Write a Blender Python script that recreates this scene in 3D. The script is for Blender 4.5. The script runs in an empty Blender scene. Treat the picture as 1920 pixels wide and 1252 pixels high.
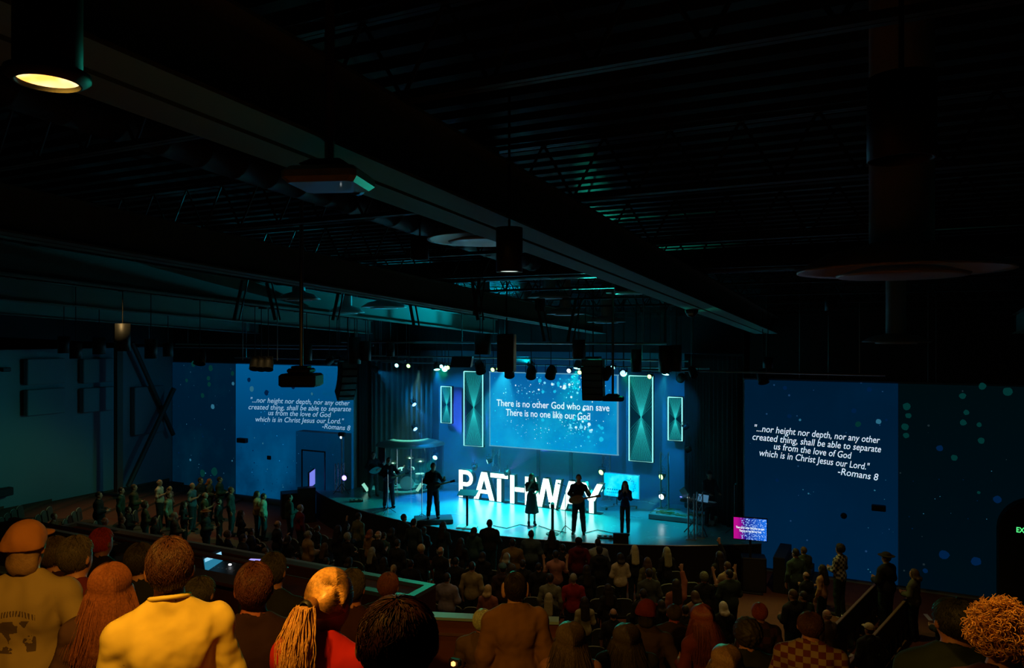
import bpy, math, random
import numpy as np
from mathutils import Vector, Matrix
R_ = random.Random(7)
SC = bpy.context.scene
COL = SC.collection
F_PX, HZ, CAMZ = 1410.0, 626.0, 7.3
YAW = math.radians(26.7)

# ---------------------------------------------------------------- camera, world, exposure
cam_d = bpy.data.cameras.new('camera'); cam = bpy.data.objects.new('camera', cam_d); COL.objects.link(cam)
cam.location = (0, 0, CAMZ); cam.rotation_euler = (math.pi/2, 0, YAW)
cam_d.sensor_width = 36.0; cam_d.lens = F_PX/1920*36.0
cam_d.clip_start = 0.05; cam_d.clip_end = 200
SC.camera = cam
w = bpy.data.worlds.new('dark_hall'); SC.world = w; w.use_nodes = True
w.node_tree.nodes['Background'].inputs[0].default_value = (0.25, 0.8, 0.7, 1)
w.node_tree.nodes['Background'].inputs[1].default_value = 0.0006
vs = SC.view_settings
vs.view_transform = 'Standard'; vs.look = 'None'; vs.exposure = 0.0; vs.gamma = 1.0
vs.use_curve_mapping = False
SC.cycles.use_denoising = True
SC.cycles.max_bounces = 5; SC.cycles.diffuse_bounces = 2; SC.cycles.glossy_bounces = 3
SC.cycles.transparent_max_bounces = 8; SC.cycles.volume_bounces = 0; SC.cycles.volume_max_steps = 128
SC.cycles.sample_clamp_indirect = 3.0
SC.cycles.use_light_tree = True

def spot(name, loc, aim, color, power, size_deg, blend=0.6, radius=0.05, parent=None):
    d = bpy.data.lights.new(name, 'SPOT'); d.energy = power; d.color = color
    d.spot_size = math.radians(size_deg); d.spot_blend = blend; d.shadow_soft_size = radius
    o = bpy.data.objects.new(name, d); COL.objects.link(o)
    o.location = loc
    o.rotation_euler = (Vector(aim)-Vector(loc)).to_track_quat('-Z', 'Y').to_euler()
    if parent:
        o.parent = parent; o.location = Vector(loc)-parent.location
    return o

# ---------------------------------------------------------------- where a point of the hall is seen from the back row
VD = Vector((-math.sin(YAW), math.cos(YAW), 0)); VR = Vector((math.cos(YAW), math.sin(YAW), 0))
def at(px, py, d):                       # point at depth d
    return VD*d + VR*((px-960)/F_PX*d) + Vector((0, 0, CAMZ-(py-HZ)/F_PX*d))
def at_z(px, py, z):                     # point at height z
    return at(px, py, (CAMZ-z)*F_PX/(py-HZ))
def at_y(px, py, Y):                     # point on the plane y = Y
    return at(px, py, Y/(VD.y + VR.y*(px-960)/F_PX))
def to_px(p):
    d = p[0]*VD.x+p[1]*VD.y; l = p[0]*VR.x+p[1]*VR.y
    return 960+l/d*F_PX, HZ+(CAMZ-p[2])/d*F_PX, d

CX, CY = -11.7, 28.0                     # centre the seating fans around
def polar(x, y):
    return math.hypot(x-CX, y-CY), math.degrees(math.atan2(x-CX, CY-y))
def pol(R, phi, z=0):
    a = math.radians(phi); return Vector((CX+R*math.sin(a), CY-R*math.cos(a), z))
STEP, RISE, R0 = 0.9, 0.315, 14.2
def floor_z(x, y):
    R, phi = polar(x, y)
    if phi < -22: return max(0.0, 0.1*math.ceil((R-14.2)/.9)*.9) if R > 14.2 else 0.0
    if R < R0: return 0.0
    if phi > 6 and R < 21.4: return 0.0
    return RISE*(math.floor((R-R0)/STEP)+1)

# ---------------------------------------------------------------- materials
MATS = {}
def nm(name):
    m = bpy.data.materials.new(name); m.use_nodes = True
    nt = m.node_tree; b = nt.nodes['Principled BSDF']; return m, nt, b
def pm(name, col, rough=0.6, metal=0.0, bump=0.0, bscale=40, var=0.0, vscale=6, coat=0, spec=0.5, sheen=0, bdist=0.004):
    if name in MATS: return MATS[name]
    m, nt, b = nm(name)
    b.inputs['Base Color'].default_value = (*col, 1); b.inputs['Roughness'].default_value = rough
    b.inputs['Metallic'].default_value = metal; b.inputs['Specular IOR Level'].default_value = spec
    if coat: b.inputs['Coat Weight'].default_value = coat
    if sheen: b.inputs['Sheen Weight'].default_value = sheen
    tc = nt.nodes.new('ShaderNodeTexCoord')
    if bump:
        n = nt.nodes.new('ShaderNodeTexNoise'); n.inputs['Scale'].default_value = bscale
        bp = nt.nodes.new('ShaderNodeBump'); bp.inputs['Strength'].default_value = bump; bp.inputs['Distance'].default_value = bdist
        nt.links.new(tc.outputs['Object'], n.inputs['Vector']); nt.links.new(n.outputs[0], bp.inputs['Height'])
        nt.links.new(bp.outputs[0], b.inputs['Normal'])
    if var:
        n = nt.nodes.new('ShaderNodeTexNoise'); n.inputs['Scale'].default_value = vscale; n.inputs['Detail'].default_value = 4
        r = nt.nodes.new('ShaderNodeMapRange'); r.inputs[3].default_value = 1-var; r.inputs[4].default_value = 1+var
        mx = nt.nodes.new('ShaderNodeMix'); mx.data_type = 'RGBA'; mx.blend_type = 'MULTIPLY'; mx.inputs[0].default_value = 1
        mx.inputs[6].default_value = (*col, 1)
        nt.links.new(tc.outputs['Object'], n.inputs['Vector']); nt.links.new(n.outputs[0], r.inputs[0])
        nt.links.new(r.outputs[0], mx.inputs[7]); nt.links.new(mx.outputs[2], b.inputs['Base Color'])
    MATS[name] = m; return m
def em(name, col, s=1.0):
    if name in MATS: return MATS[name]
    m = bpy.data.materials.new(name); m.use_nodes = True; nt = m.node_tree; nt.nodes.clear()
    e = nt.nodes.new('ShaderNodeEmission'); o = nt.nodes.new('ShaderNodeOutputMaterial')
    e.inputs[0].default_value = (*col, 1); e.inputs[1].default_value = s
    nt.links.new(e.outputs[0], o.inputs[0]); MATS[name] = m; return m
def lin(r, g, b):
    f = lambda c: (c/255/12.92) if c/255 <= .04045 else ((c/255+.055)/1.055)**2.4
    return (f(r), f(g), f(b))
def picture(name, lo, hi, cloud, s=1.0, low_dim=0.0, axis_scale=1.0, half_h=1.5, cscale=0.7):
    """emissive picture: a gradient from the bottom to the top, drifting clouds of light and a fine dust of dots"""
    m = bpy.data.materials.new(name); m.use_nodes = True; nt = m.node_tree; nt.nodes.clear()
    N = nt.nodes.new; L = nt.links.new
    tc = N('ShaderNodeTexCoord'); sp = N('ShaderNodeSeparateXYZ'); L(tc.outputs['Object'], sp.inputs[0])
    mr = N('ShaderNodeMapRange'); mr.inputs[1].default_value = -half_h; mr.inputs[2].default_value = half_h
    L(sp.outputs[2], mr.inputs[0])
    g = N('ShaderNodeMix'); g.data_type = 'RGBA'; g.inputs[6].default_value = (*lo, 1); g.inputs[7].default_value = (*hi, 1)
    L(mr.outputs[0], g.inputs[0])
    n = N('ShaderNodeTexNoise'); n.inputs['Scale'].default_value = cscale; n.inputs['Detail'].default_value = 5; n.inputs['Roughness'].default_value = .55
    L(tc.outputs['Object'], n.inputs['Vector'])
    r2 = N('ShaderNodeMapRange'); r2.inputs[1].default_value = .5; r2.inputs[2].default_value = .8
    L(n.outputs[0], r2.inputs[0])
    g2 = N('ShaderNodeMix'); g2.data_type = 'RGBA'; g2.inputs[7].default_value = (*cloud, 1)
    L(r2.outputs[0], g2.inputs[0]); L(g.outputs[2], g2.inputs[6])
    v = N('ShaderNodeTexVoronoi'); v.inputs['Scale'].default_value = 7*axis_scale; L(tc.outputs['Object'], v.inputs['Vector'])
    wn = N('ShaderNodeTexWhiteNoise'); L(v.outputs['Position'], wn.inputs['Vector'])
    lt = N('ShaderNodeMath'); lt.operation = 'MULTIPLY'; lt.inputs[1].default_value = .10; L(wn.outputs[0], lt.inputs[0])
    c = N('ShaderNodeMath'); c.operation = 'LESS_THAN'; L(v.outputs['Distance'], c.inputs[0]); L(lt.outputs[0], c.inputs[1])
    g3 = N('ShaderNodeMix'); g3.data_type = 'RGBA'; g3.inputs[7].default_value = tuple(min(1, x*2.2+.01) for x in cloud)+(1,)
    L(c.outputs[0], g3.inputs[0]); L(g2.outputs[2], g3.inputs[6])
    e = N('ShaderNodeEmission'); e.inputs[1].default_value = s; o = N('ShaderNodeOutputMaterial')
    L(g3.outputs[2], e.inputs[0]); L(e.outputs[0], o.inputs[0]); MATS[name] = m; return m
def plaid(name, a, b, sc):
    if name in MATS: return MATS[name]
    m, nt, bs = nm(name); N = nt.nodes.new; L = nt.links.new
    tc = N('ShaderNodeTexCoord'); ck = N('ShaderNodeTexChecker'); ck.inputs['Scale'].default_value = sc
    mp = N('ShaderNodeMapping'); mp.inputs['Scale'].default_value = (1, .02, 1)
    L(tc.outputs['Object'], mp.inputs[0]); L(mp.outputs[0], ck.inputs[0])
    ck.inputs[1].default_value = (*a, 1); ck.inputs[2].default_value = (*b, 1)
    L(ck.outputs[0], bs.inputs['Base Color']); bs.inputs['Roughness'].default_value = .9
    MATS[name] = m; return m
def printed(name, col, ink):
    """shirt cloth with an arched row of lettering and a picture worn into the back"""
    m, nt, bs = nm(name); N = nt.nodes.new; L = nt.links.new
    tc = N('ShaderNodeTexCoord'); sp = N('ShaderNodeSeparateXYZ'); L(tc.outputs['Object'], sp.inputs[0])
    def rng(sock, lo, hi):
        a = N('ShaderNodeMath'); a.operation = 'GREATER_THAN'; a.inputs[1].default_value = lo; L(sock, a.inputs[0])
        b = N('ShaderNodeMath'); b.operation = 'LESS_THAN'; b.inputs[1].default_value = hi; L(sock, b.inputs[0])
        c = N('ShaderNodeMath'); c.operation = 'MULTIPLY'; L(a.outputs[0], c.inputs[0]); L(b.outputs[0], c.inputs[1]); return c.outputs[0]
    def mul(a, b):
        c = N('ShaderNodeMath'); c.operation = 'MULTIPLY'; L(a, c.inputs[0]); L(b, c.inputs[1]); return c.outputs[0]
    xx = mul(sp.outputs[0], sp.outputs[0]); k = N('ShaderNodeMath'); k.operation = 'MULTIPLY_ADD'; k.inputs[1].default_value = 2.2
    L(xx, k.inputs[0]); L(sp.outputs[2], k.inputs[2])                                  # z + 2.2 x^2 : the arch
    wv = N('ShaderNodeTexWave'); wv.inputs['Scale'].default_value = 22; wv.inputs['Distortion'].default_value = 6; L(tc.outputs['Object'], wv.inputs[0])
    gt = N('ShaderNodeMath'); gt.operation = 'GREATER_THAN'; gt.inputs[1].default_value = .5; L(wv.outputs['Fac'], gt.inputs[0])
    arch = mul(mul(rng(k.outputs[0], 1.315, 1.345), rng(sp.outputs[0], -.11, .11)), gt.outputs[0])
    ns = N('ShaderNodeTexNoise'); ns.inputs['Scale'].default_value = 14; ns.inputs['Detail'].default_value = 3; L(tc.outputs['Object'], ns.inputs['Vector'])
    g2 = N('ShaderNodeMath'); g2.operation = 'GREATER_THAN'; g2.inputs[1].default_value = .5; L(ns.outputs[0], g2.inputs[0])
    pic = mul(mul(rng(sp.outputs[2], 1.12, 1.29), rng(sp.outputs[0], -.10, .10)), g2.outputs[0])
    ad = N('ShaderNodeMath'); ad.operation = 'MAXIMUM'; L(arch, ad.inputs[0]); L(pic, ad.inputs[1])
    back = N('ShaderNodeMath'); back.operation = 'LESS_THAN'; back.inputs[1].default_value = 0; L(sp.outputs[1], back.inputs[0])
    mx = N('ShaderNodeMix'); mx.data_type = 'RGBA'; mx.inputs[6].default_value = (*col, 1); mx.inputs[7].default_value = (*ink, 1)
    L(mul(ad.outputs[0], back.outputs[0]), mx.inputs[0]); L(mx.outputs[2], bs.inputs['Base Color']); bs.inputs['Roughness'].default_value = .9
    MATS[name] = m; return m

BLACK = pm('black_paint', (.012, .012, .013), .55)
STEEL = pm('painted_steel', (.10, .12, .12), .5, .3, .1, 8)
CHROME = pm('chrome', (.6, .62, .65), .2, 1.0)
ALU = pm('aluminium_truss', (.5, .52, .54), .35, 1.0)
WOODP = pm('dark_wood', (.07, .022, .010), .45, 0, .1, 30, .3, 9)
RIM = pm('grey_laminate', (.10, .15, .19), .5)

# ---------------------------------------------------------------- mesh building
class MB:
    def __init__(s): s.v = []; s.f = []; s.m = []
    def add(s, vs, fs, mi=0):
        b = len(s.v); s.v += [tuple(v) for v in vs]; s.f += [tuple(i+b for i in f) for f in fs]; s.m += [mi]*len(fs); return s
    def box(s, c, d, rz=0, mi=0, M=None, bev=0):
        x, y, z = d[0]/2, d[1]/2, d[2]/2
        vs = [Vector((a*x, b*y, e*z)) for a in (-1, 1) for b in (-1, 1) for e in (-1, 1)]
        M = M or Matrix.Rotation(rz, 3, 'Z')
        vs = [M @ v + Vector(c) for v in vs]
        return s.add(vs, [(0, 1, 3, 2), (4, 6, 7, 5), (0, 4, 5, 1), (2, 3, 7, 6), (0, 2, 6, 4), (1, 5, 7, 3)], mi)
    def cbox(s, c, d, b=.01, rz=0, mi=0):      # box with chamfered vertical edges and top
        x, y, z = d[0]/2, d[1]/2, d[2]/2; M = Matrix.Rotation(rz, 3, 'Z')
        def ring(ix, iz):
            X, Y = x-ix, y-ix
            return [M @ Vector(p)+Vector(c) for p in ((-X+b, -Y, iz), (X-b, -Y, iz), (X, -Y+b, iz), (X, Y-b, iz), (X-b, Y, iz), (-X+b, Y, iz), (-X, Y-b, iz), (-X, -Y+b, iz))]
        rs = [ring(b, -z), ring(0, -z+b), ring(0, z-b), ring(b, z)]
        vs = sum(rs, []); fs = [tuple(range(7, -1, -1)), tuple(range(24, 32))]
        for r in range(3):
            for i in range(8): j = (i+1) % 8; fs.append((r*8+i, r*8+j, r*8+8+j, r*8+8+i))
        return s.add(vs, fs, mi)
    def tube(s, pts, r, n=8, mi=0, cap=True):
        pts = [Vector(p) for p in pts]; k = len(pts); rr = r if isinstance(r, (list, tuple)) else [r]*k
        vs = []; up = None
        for i, p in enumerate(pts):
            t = (pts[min(i+1, k-1)]-pts[max(i-1, 0)]).normalized()
            if up is None: up = Vector((0, 0, 1)) if abs(t.z) < .9 else Vector((1, 0, 0))
            a = t.cross(up).normalized(); b = t.cross(a).normalized(); up = -b if b.length else up
            up = a.cross(t)
            for j in range(n):
                q = 2*math.pi*j/n; vs.append(p+(a*math.cos(q)+b*math.sin(q))*rr[i])
        fs = []
        for i in range(k-1):
            for j in range(n):
                j2 = (j+1) % n; fs.append((i*n+j, i*n+j2, i*n+n+j2, i*n+n+j))
        if cap: fs += [tuple(range(n-1, -1, -1)), tuple(range((k-1)*n, k*n))]
        return s.add(vs, fs, mi)
    def lathe(s, prof, c=(0, 0, 0), n=24, M=None, mi=0, arc=None):
        M = M or Matrix.Identity(3); c = Vector(c); k = len(prof); vs = []
        full = arc is None; a0, a1 = (0, 2*math.pi) if full else arc
        nn = n if full else n+1
        for (r, z) in prof:
            for j in range(nn):
                q = a0+(a1-a0)*j/n; vs.append(M @ Vector((r*math.cos(q), r*math.sin(q), z))+c)
        fs = []
        for i in range(k-1):
            for j in range(n):
                j2 = (j+1) % nn; fs.append((i*nn+j, i*nn+j2, i*nn+nn+j2, i*nn+nn+j))
        return s.add(vs, fs, mi)
    def prism(s, poly, y0, y1, T=None, mi=0):    # outline in (x, z), extruded along y
        n = len(poly); vs = [Vector((p[0], y0, p[1])) for p in poly]+[Vector((p[0], y1, p[1])) for p in poly]
        if T: vs = [T(v) for v in vs]
        fs = [tuple(range(n)), tuple(range(2*n-1, n-1, -1))]
        for i in range(n): j = (i+1) % n; fs.append((i, i+n, j+n, j))
        return s.add(vs, fs, mi)
    def build(s, name, mats, parent=None, loc=None, smooth=False, off=None):
        me = bpy.data.meshes.new(name)
        vs = s.v if off is None else [tuple(Vector(v)-Vector(off)) for v in s.v]
        me.from_pydata(vs, [], s.f)
        for m in (mats if isinstance(mats, (list, tuple)) else [mats]): me.materials.append(m)
        me.polygons.foreach_set('material_index', s.m)
        if smooth: me.polygons.foreach_set('use_smooth', [True]*len(s.f))
        me.update()
        o = bpy.data.objects.new(name, me); COL.objects.link(o)
        if parent: o.parent = parent
        if loc is not None: o.location = loc
        return o
def thing(name, label, cat, loc=(0, 0, 0), rz=0, group=None):
    o = bpy.data.objects.new(name, None); COL.objects.link(o); o.location = loc; o.rotation_euler = (0, 0, rz)
    o.empty_display_size = .1
    return tag(o, label, cat, group)
def tag(o, label, cat, group=None):
    o['label'] = label; o['category'] = cat
    if group: o['group'] = group
    return o
def struct(o): o['kind'] = 'structure'; return o
def copy_tree(o, parent=None):
    c = o.copy(); COL.objects.link(c); c.parent = parent
    for ch in o.children: copy_tree(ch, c)
    return c
def text_mesh(s, size=1.0, shear=0.0, align='CENTER', extrude=0.0, offset=0.0):
    cu = bpy.data.curves.new('t', 'FONT'); cu.body = s; cu.size = size; cu.align_x = align; cu.shear = shear
    cu.extrude = extrude; cu.resolution_u = 3; cu.offset = offset
    o = bpy.data.objects.new('t', cu); COL.objects.link(o)
    dg = bpy.context.evaluated_depsgraph_get(); me = bpy.data.meshes.new_from_object(o.evaluated_get(dg))
    v = [tuple(x.co) for x in me.vertices]; f = [tuple(p.vertices) for p in me.polygons]
    bpy.data.objects.remove(o); bpy.data.curves.remove(cu); bpy.data.meshes.remove(me)
    return v, f
# ================================================================ the hall itself
def slab(name, pts, mat, th=None):
    mb = MB(); mb.add(pts, [tuple(range(len(pts)))]); return struct(mb.build(name, mat))
CARPET = pm('brown_carpet', (.16, .055, .022), .95, 0, .3, 120, .25, 3)
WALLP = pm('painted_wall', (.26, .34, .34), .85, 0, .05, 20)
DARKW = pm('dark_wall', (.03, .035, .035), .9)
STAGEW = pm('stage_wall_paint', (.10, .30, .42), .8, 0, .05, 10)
mb = MB(); mb.box((-12, 10, -.06), (48, 44, .12)); f = struct(mb.build('floor', CARPET))
# terraces: every row its own step
def ring_step(mb, Ra, Rb, a0, a1, z, z0):
    n = max(6, int((a1-a0)/2)); vs = []
    for i in range(n+1):
        a = a0+(a1-a0)*i/n
        for R, zz in ((Ra, z0), (Ra, z), (Rb, z), (Rb, z0)): vs.append(pol(R, a, zz))
    fs = [(0, 1, 2, 3), (4*n+3, 4*n+2, 4*n+1, 4*n)]
    for i in range(n):
        b = 4*i
        for k in range(3): fs.append((b+k, b+4+k, b+5+k, b+1+k))
    mb.add(vs, fs)
mb = MB()
for i in range(19):
    Ra = R0+STEP*i; z = RISE*(i+1)
    ring_step(mb, Ra, Ra+STEP, -22, 6, z, max(0, z-RISE*1.02))
    if Ra >= 21.4-.01: ring_step(mb, Ra, Ra+STEP, 6, 70, z, 0 if Ra < 22 else z-RISE*1.02)
mb2 = MB()
for i in range(9):
    ring_step(mb2, R0+STEP*i, R0+STEP*(i+1), -80, -22, .09*(i+1), 0)
struct(mb.build('floor_terrace', CARPET)); struct(mb2.build('floor_side_terrace', CARPET))
# roof deck, sloping down towards the stage
def zc(Y): return 7.3+.057*(24.2-Y)
DECK = pm('roof_deck_metal', (.022, .028, .026), .7, .2, spec=.2)
mb = MB()
y = -6.0; zt = 1.15; k = 0
while y < 32:
    w1 = .2
    prof = [(y, zt), (y+.12, zt), (y+.16, zt+.07), (y+.28, zt+.07), (y+.32, zt)]
    for (ya, za), (yb, zb) in zip(prof[:-1], prof[1:]):
        mb.add([(-36, ya, zc(ya)+za), (14, ya, zc(ya)+za), (14, yb, zc(yb)+zb), (-36, yb, zc(yb)+zb)], [(0, 1, 2, 3)])
    y += .32
struct(mb.build('ceiling', DECK))
# walls
YW = 24.2
def wallbox(name, x0, x1, y0, y1, z0, z1, mat):
    return struct(MB().box(((x0+x1)/2, (y0+y1)/2, (z0+z1)/2), (x1-x0, y1-y0, z1-z0)).build(name, mat))
XL = -29.9
mb = MB()
ya, yb = -6, 24.3
mb.add([(XL, ya, 0), (XL, yb, 0), (XL, yb, zc(yb)-.55), (XL, ya, zc(ya)-.55), (XL-.2, ya, 0), (XL-.2, yb, 0), (XL-.2, yb, zc(yb)-.55), (XL-.2, ya, zc(ya)-.55)],
       [(0, 1, 2, 3), (7, 6, 5, 4), (0, 4, 5, 1), (3, 2, 6, 7)])
struct(mb.build('wall_left', WALLP))
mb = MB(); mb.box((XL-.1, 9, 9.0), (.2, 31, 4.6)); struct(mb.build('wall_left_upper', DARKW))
wallbox('wall_front_left', XL, -19.3, YW+.02, YW+.2, 0, 6.02, WALLP)
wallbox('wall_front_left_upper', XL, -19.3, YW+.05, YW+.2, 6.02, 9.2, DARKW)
wallbox('wall_front_right', -4.1, 9.5, YW+.02, YW+.2, 0, 5.93, WALLP)
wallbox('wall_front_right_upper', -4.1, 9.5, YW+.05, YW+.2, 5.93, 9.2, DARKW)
wallbox('wall_right', 9.5, 9.7, -6, 24.4, 0, 10, DARKW)
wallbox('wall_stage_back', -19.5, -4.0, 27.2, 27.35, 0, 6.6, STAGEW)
wallbox('wall_stage_back_upper', -19.5, -4.0, 27.2, 27.35, 6.6, 9, DARKW)
wallbox('wall_stage_left', -19.5, -19.32, 24.25, 27.3, 0, 9, DARKW)
wallbox('wall_stage_right', -4.08, -3.9, 24.25, 27.3, 0, 9, DARKW)
wallbox('wall_back', -30.1, 9.7, -6.2, -6, 0, 11, DARKW)
# recess marks on the stage wall under the screen
for x in (-12.5, -11.1):
    struct(MB().box((x, 27.17, 2.3), (.12, .06, 2.4)).build('trim_1', pm('blue_trim', (.05, .12, .2), .7)))
# low brown wainscot on the left wall
mb = MB(); mb.box((XL+.03, 14, .3), (.06, 20, .62)); struct(mb.build('baseboard_left', pm('wainscot', (.16, .08, .035), .7)))
# acoustic panels on the left wall
PANEL = pm('panel_cloth', (.24, .32, .32), .95, 0, .1, 90)
for (px, py, hh) in ((37, 673, 1.0), (143, 673, 1.0), (37, 731, 1.0), (143, 728, 1.0), (240, 726, 2.1)):
    c = Vector(((px-960)/F_PX, 0, 0)); dirx = VD.x+VR.x*(px-960)/F_PX; d = XL/dirx
    p = at(px, py, d)
    o = MB().cbox((0, 0, 0), (.30, 1.5, hh), .03).build('acoustic_panel', PANEL, loc=(XL+.18, p.y+.85, p.z-hh/2))
    nmz = {(37, 673): 'upper row, farthest from the stage', (143, 673): 'upper row, nearer the stage', (37, 731): 'lower row, farthest from the stage',
           (143, 728): 'lower row, middle one', (240, 726): 'tall one beside the brace'}[(px, py)]
    tag(o, 'grey cloth acoustic panel on left wall, '+nmz, 'acoustic panel')
# column and crossed braces standing in front of the left wall
def on_left(px, py, dx=0): 
    d = (XL+dx)/(VD.x+VR.x*(px-960)/F_PX); return at(px, py, d)
BR = pm('brace_steel', (.10, .075, .05), .6, .2)
a = on_left(222, 606, 1.2); b = on_left(222, 912, 1.2)
o = MB(); h = a.z-b.z+.25
o.box((0, 0, h/2), (.10, .26, h)); o.box((-.1, 0, h/2), (.025, .26, h)); o.box((.1, 0, h/2), (.03, .26, h)); o.box((0, 0, .015), (.4, .4, .03))
tag(o.build('steel_column', BR, loc=(a.x, a.y, b.z-.25)), 'brown steel column standing before the left wall beside the braces', 'column')
p1 = on_left(248, 642, .5); p2 = on_left(325, 815, .5); q1 = on_left(326, 728, .85); q2 = on_left(240, 912, .85)
o = MB().tube([p1, p2], .10, 8); tag(o.build('diagonal_brace', BR, off=p1, loc=p1), 'steel brace on the left wall falling towards the stage', 'brace')
o = MB().tube([q1, q2], .11, 8); tag(o.build('diagonal_brace', BR, off=q1, loc=q1), 'steel brace on the left wall rising towards the stage', 'brace')

# ================================================================ roof steel
BEAM = pm('beam_paint', (.16, .27, .23), .7, .0, .05, 12, spec=.2)
def beam(X, y0, y1, label, w=.17):
    mb = MB(); n = 8
    for i in range(n):
        ya, yb = y0+(y1-y0)*i/n, y0+(y1-y0)*(i+1)/n
        for (x0, x1, za, zb) in ((-w, -.03, 0, .025), (.03, w, 0, .025), (-.03, .03, .03, .05), (-w*.45, -w*.45+.015, .025, .5), (w*.45-.015, w*.45, .025, .5), (-w, w, .5, .525)):
            vs = [(X+sx, yy, zc(yy)+zz) for yy in (ya, yb) for (sx, zz) in ((x0, za), (x1, za), (x1, zb), (x0, zb))]
            mb.add(vs, [(3, 2, 1, 0), (4, 5, 6, 7), (0, 1, 5, 4), (1, 2, 6, 5), (2, 3, 7, 6), (3, 0, 4, 7)])
    off = Vector((X, y0, zc(y0))); tag(mb.build('roof_beam', BEAM, off=off, loc=off), label, 'beam')
beam(-3.4, -1, 24.15, 'long teal-lit steel roof beam crossing the picture to the right screen', .34)
beam(-8.8, -1, 24.15, 'second steel roof beam, ending above the centre screen', .24)
beam(-12.9, -1, 24.15, 'third steel roof beam, left of the one over the centre screen')
beam(-18.5, -1, 24.15, 'fourth steel roof beam, above the left wing of the stage')
beam(-24.5, -1, 24.15, 'last steel roof beam, nearest the left wall')
beam(3.1, -1, 24.15, 'dark steel roof beam on the far right near the exit')
JST = pm('joist_paint', (.05, .07, .065), .6, .1, spec=.3)
def joist(Y, x0, x1, dz, label):
    root = thing('roof_truss', label, 'roof truss', (x0, Y, zc(Y)+dz), 0, 'open web trusses under the roof')
    L = x1-x0
    for z, nme in ((0, 'bottom_chord'), (.62, 'top_chord')):
        mb = MB(); mb.box((L/2, -.03, z), (L, .05, .05)); mb.box((L/2, .03, z), (L, .05, .05)); mb.build(nme, JST, root)
    mb = MB(); n = int(L/.7)
    for i in range(n):
        xa, xb = L*i/n, L*(i+1)/n; xm = (xa+xb)/2
        mb.tube([(xa, 0, .62), (xm, 0, 0)], .016, 5); mb.tube([(xm, 0, 0), (xb, 0, .62)], .016, 5)
    mb.build('web', JST, root)
ordn = ['nearest', 'second', 'third', 'fourth', 'fifth', 'sixth', 'seventh', 'eighth', 'ninth']
for i, Y in enumerate((4.4, 7.6, 10.6, 13.2, 15.6, 17.8, 19.8, 21.8, 23.6)):
    joist(Y, -29.6, 9.3, .53, 'open web roof truss with zigzag bars, %s from the back rows' % ordn[i])
# diagonal hangers around the lighting truss
for i, (px, y0, d0, py1) in enumerate(((455, 525, 15.0, 600), (500, 530, 15.5, 600), (640, 520, 16, 600), (880, 490, 16, 600), (905, 480, 16, 590), (1005, 560, 18, 640), (1080, 560, 18, 640), (760, 520, 17, 610))):
    a = at(px, y0, d0); b = at(px+16*(1 if i % 2 else -1), py1, d0)
    mb = MB().tube([a, b], .035, 6).tube([a+Vector((.14, 0, 0)), b+Vector((.14, 0, 0))], .02, 5)
    tag(mb.build('roof_strut', JST, off=a, loc=a), 'thin dark steel strut in the roof, ' + ['farthest left', 'second from the left', 'left of the middle', 'left one above the lit pendant', 'right one above the lit pendant', 'right of the lit pendant', 'farthest right', 'midway between the projector poles'][i], 'strut', 'struts between the roof trusses')
# ducts
DUCT = pm('galvanised_duct', (.025, .035, .035), .6, .2)
def duct(x0, y0, x1, y1, r, dz, label):
    a = Vector((x0, y0, zc(y0)+dz)); b = Vector((x1, y1, zc(y1)+dz)); mb = MB(); n = 22
    pts = []; rr = []
    for i in range(n+1):
        p = a.lerp(b, i/n); 
        for s, q in ((-.0, r), (.02, r*1.04), (.04, r)):
            pts.append(p+(b-a).normalized()*s); rr.append(q)
    mb.tube(pts, rr, 20); tag(mb.build('air_duct', DUCT, off=a, loc=a, smooth=True), label, 'duct')
duct(-27, 14.4, 8, 14.4, .24, .82, 'round metal air duct crossing under the roof ahead of the stage')
duct(-6.2, 3, -6.2, 13.2, .2, .80, 'round metal air duct running under the roof towards the stage')
# round diffusers / high-bay dishes
def dish(px, py, d, r, label, mat=None, tilt=None):
    p = at(px, py, d)
    root = thing('ceiling_diffuser', label, 'ceiling diffuser', p, 0, 'round ceiling diffusers')
    M = MATS['galvanised_duct'] if mat is None else mat
    MB().lathe([(r*.30, .16), (r*.42, .14), (r*.72, .10), (r, .0), (r*1.0, -.015), (r*.93, -.005), (r*.66, .07), (r*.34, .10), (r*.30, .16)], n=40).build('outer_cone', M, root, smooth=True)
    MB().lathe([(0.001, .03), (r*.40, .01), (r*.62, -.03), (r*.60, -.045), (r*.38, -.01), (0.001, 0)], n=32).build('inner_cone', M, root, smooth=True)
    MB().lathe([(r*.30, .14), (r*.30, zc(p.y)+1.1-p.z), ], n=24).build('duct_neck', M, root, smooth=True)
WHITE_M = pm('white_enamel', (.55, .62, .62), .4, .1)
dish(1690, 505, 4.6, .60, 'large round ceiling diffuser at right with a teal lit rim', WHITE_M)
dish(1680, 640, 15.0, .62, 'small far round diffuser at right above the wall picture', WHITE_M)
dish(905, 448, 8.4, .62, 'round ceiling diffuser beside the long beam near the middle', WHITE_M)
for i, (px, py, d, r) in enumerate(((720, 575, 18.5, .55), (838, 560, 18, .6), (905, 558, 19.5, .6), (985, 582, 21.0, .5), (1030, 557, 19, .55), (1180, 548, 18, .55), (1137, 603, 21.5, .55), (650, 585, 19, .45), (560, 560, 17.5, .5), (1060, 588, 20.0, .5))):
    dish(px, py, d, r, 'far round blue-lit ceiling diffuser ' + ['left of the brightest pair', 'above the second roof beam, middle left', 'beside the lit pendant, to its left', 'under the lit pendant', 'right of the lit pendant', 'between the lit pendant and the long beam', 'shaped like a half moon above the right string panel', 'second from the far left', 'farthest left of all', 'just left of the half moon one'][i], WHITE_M)
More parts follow.
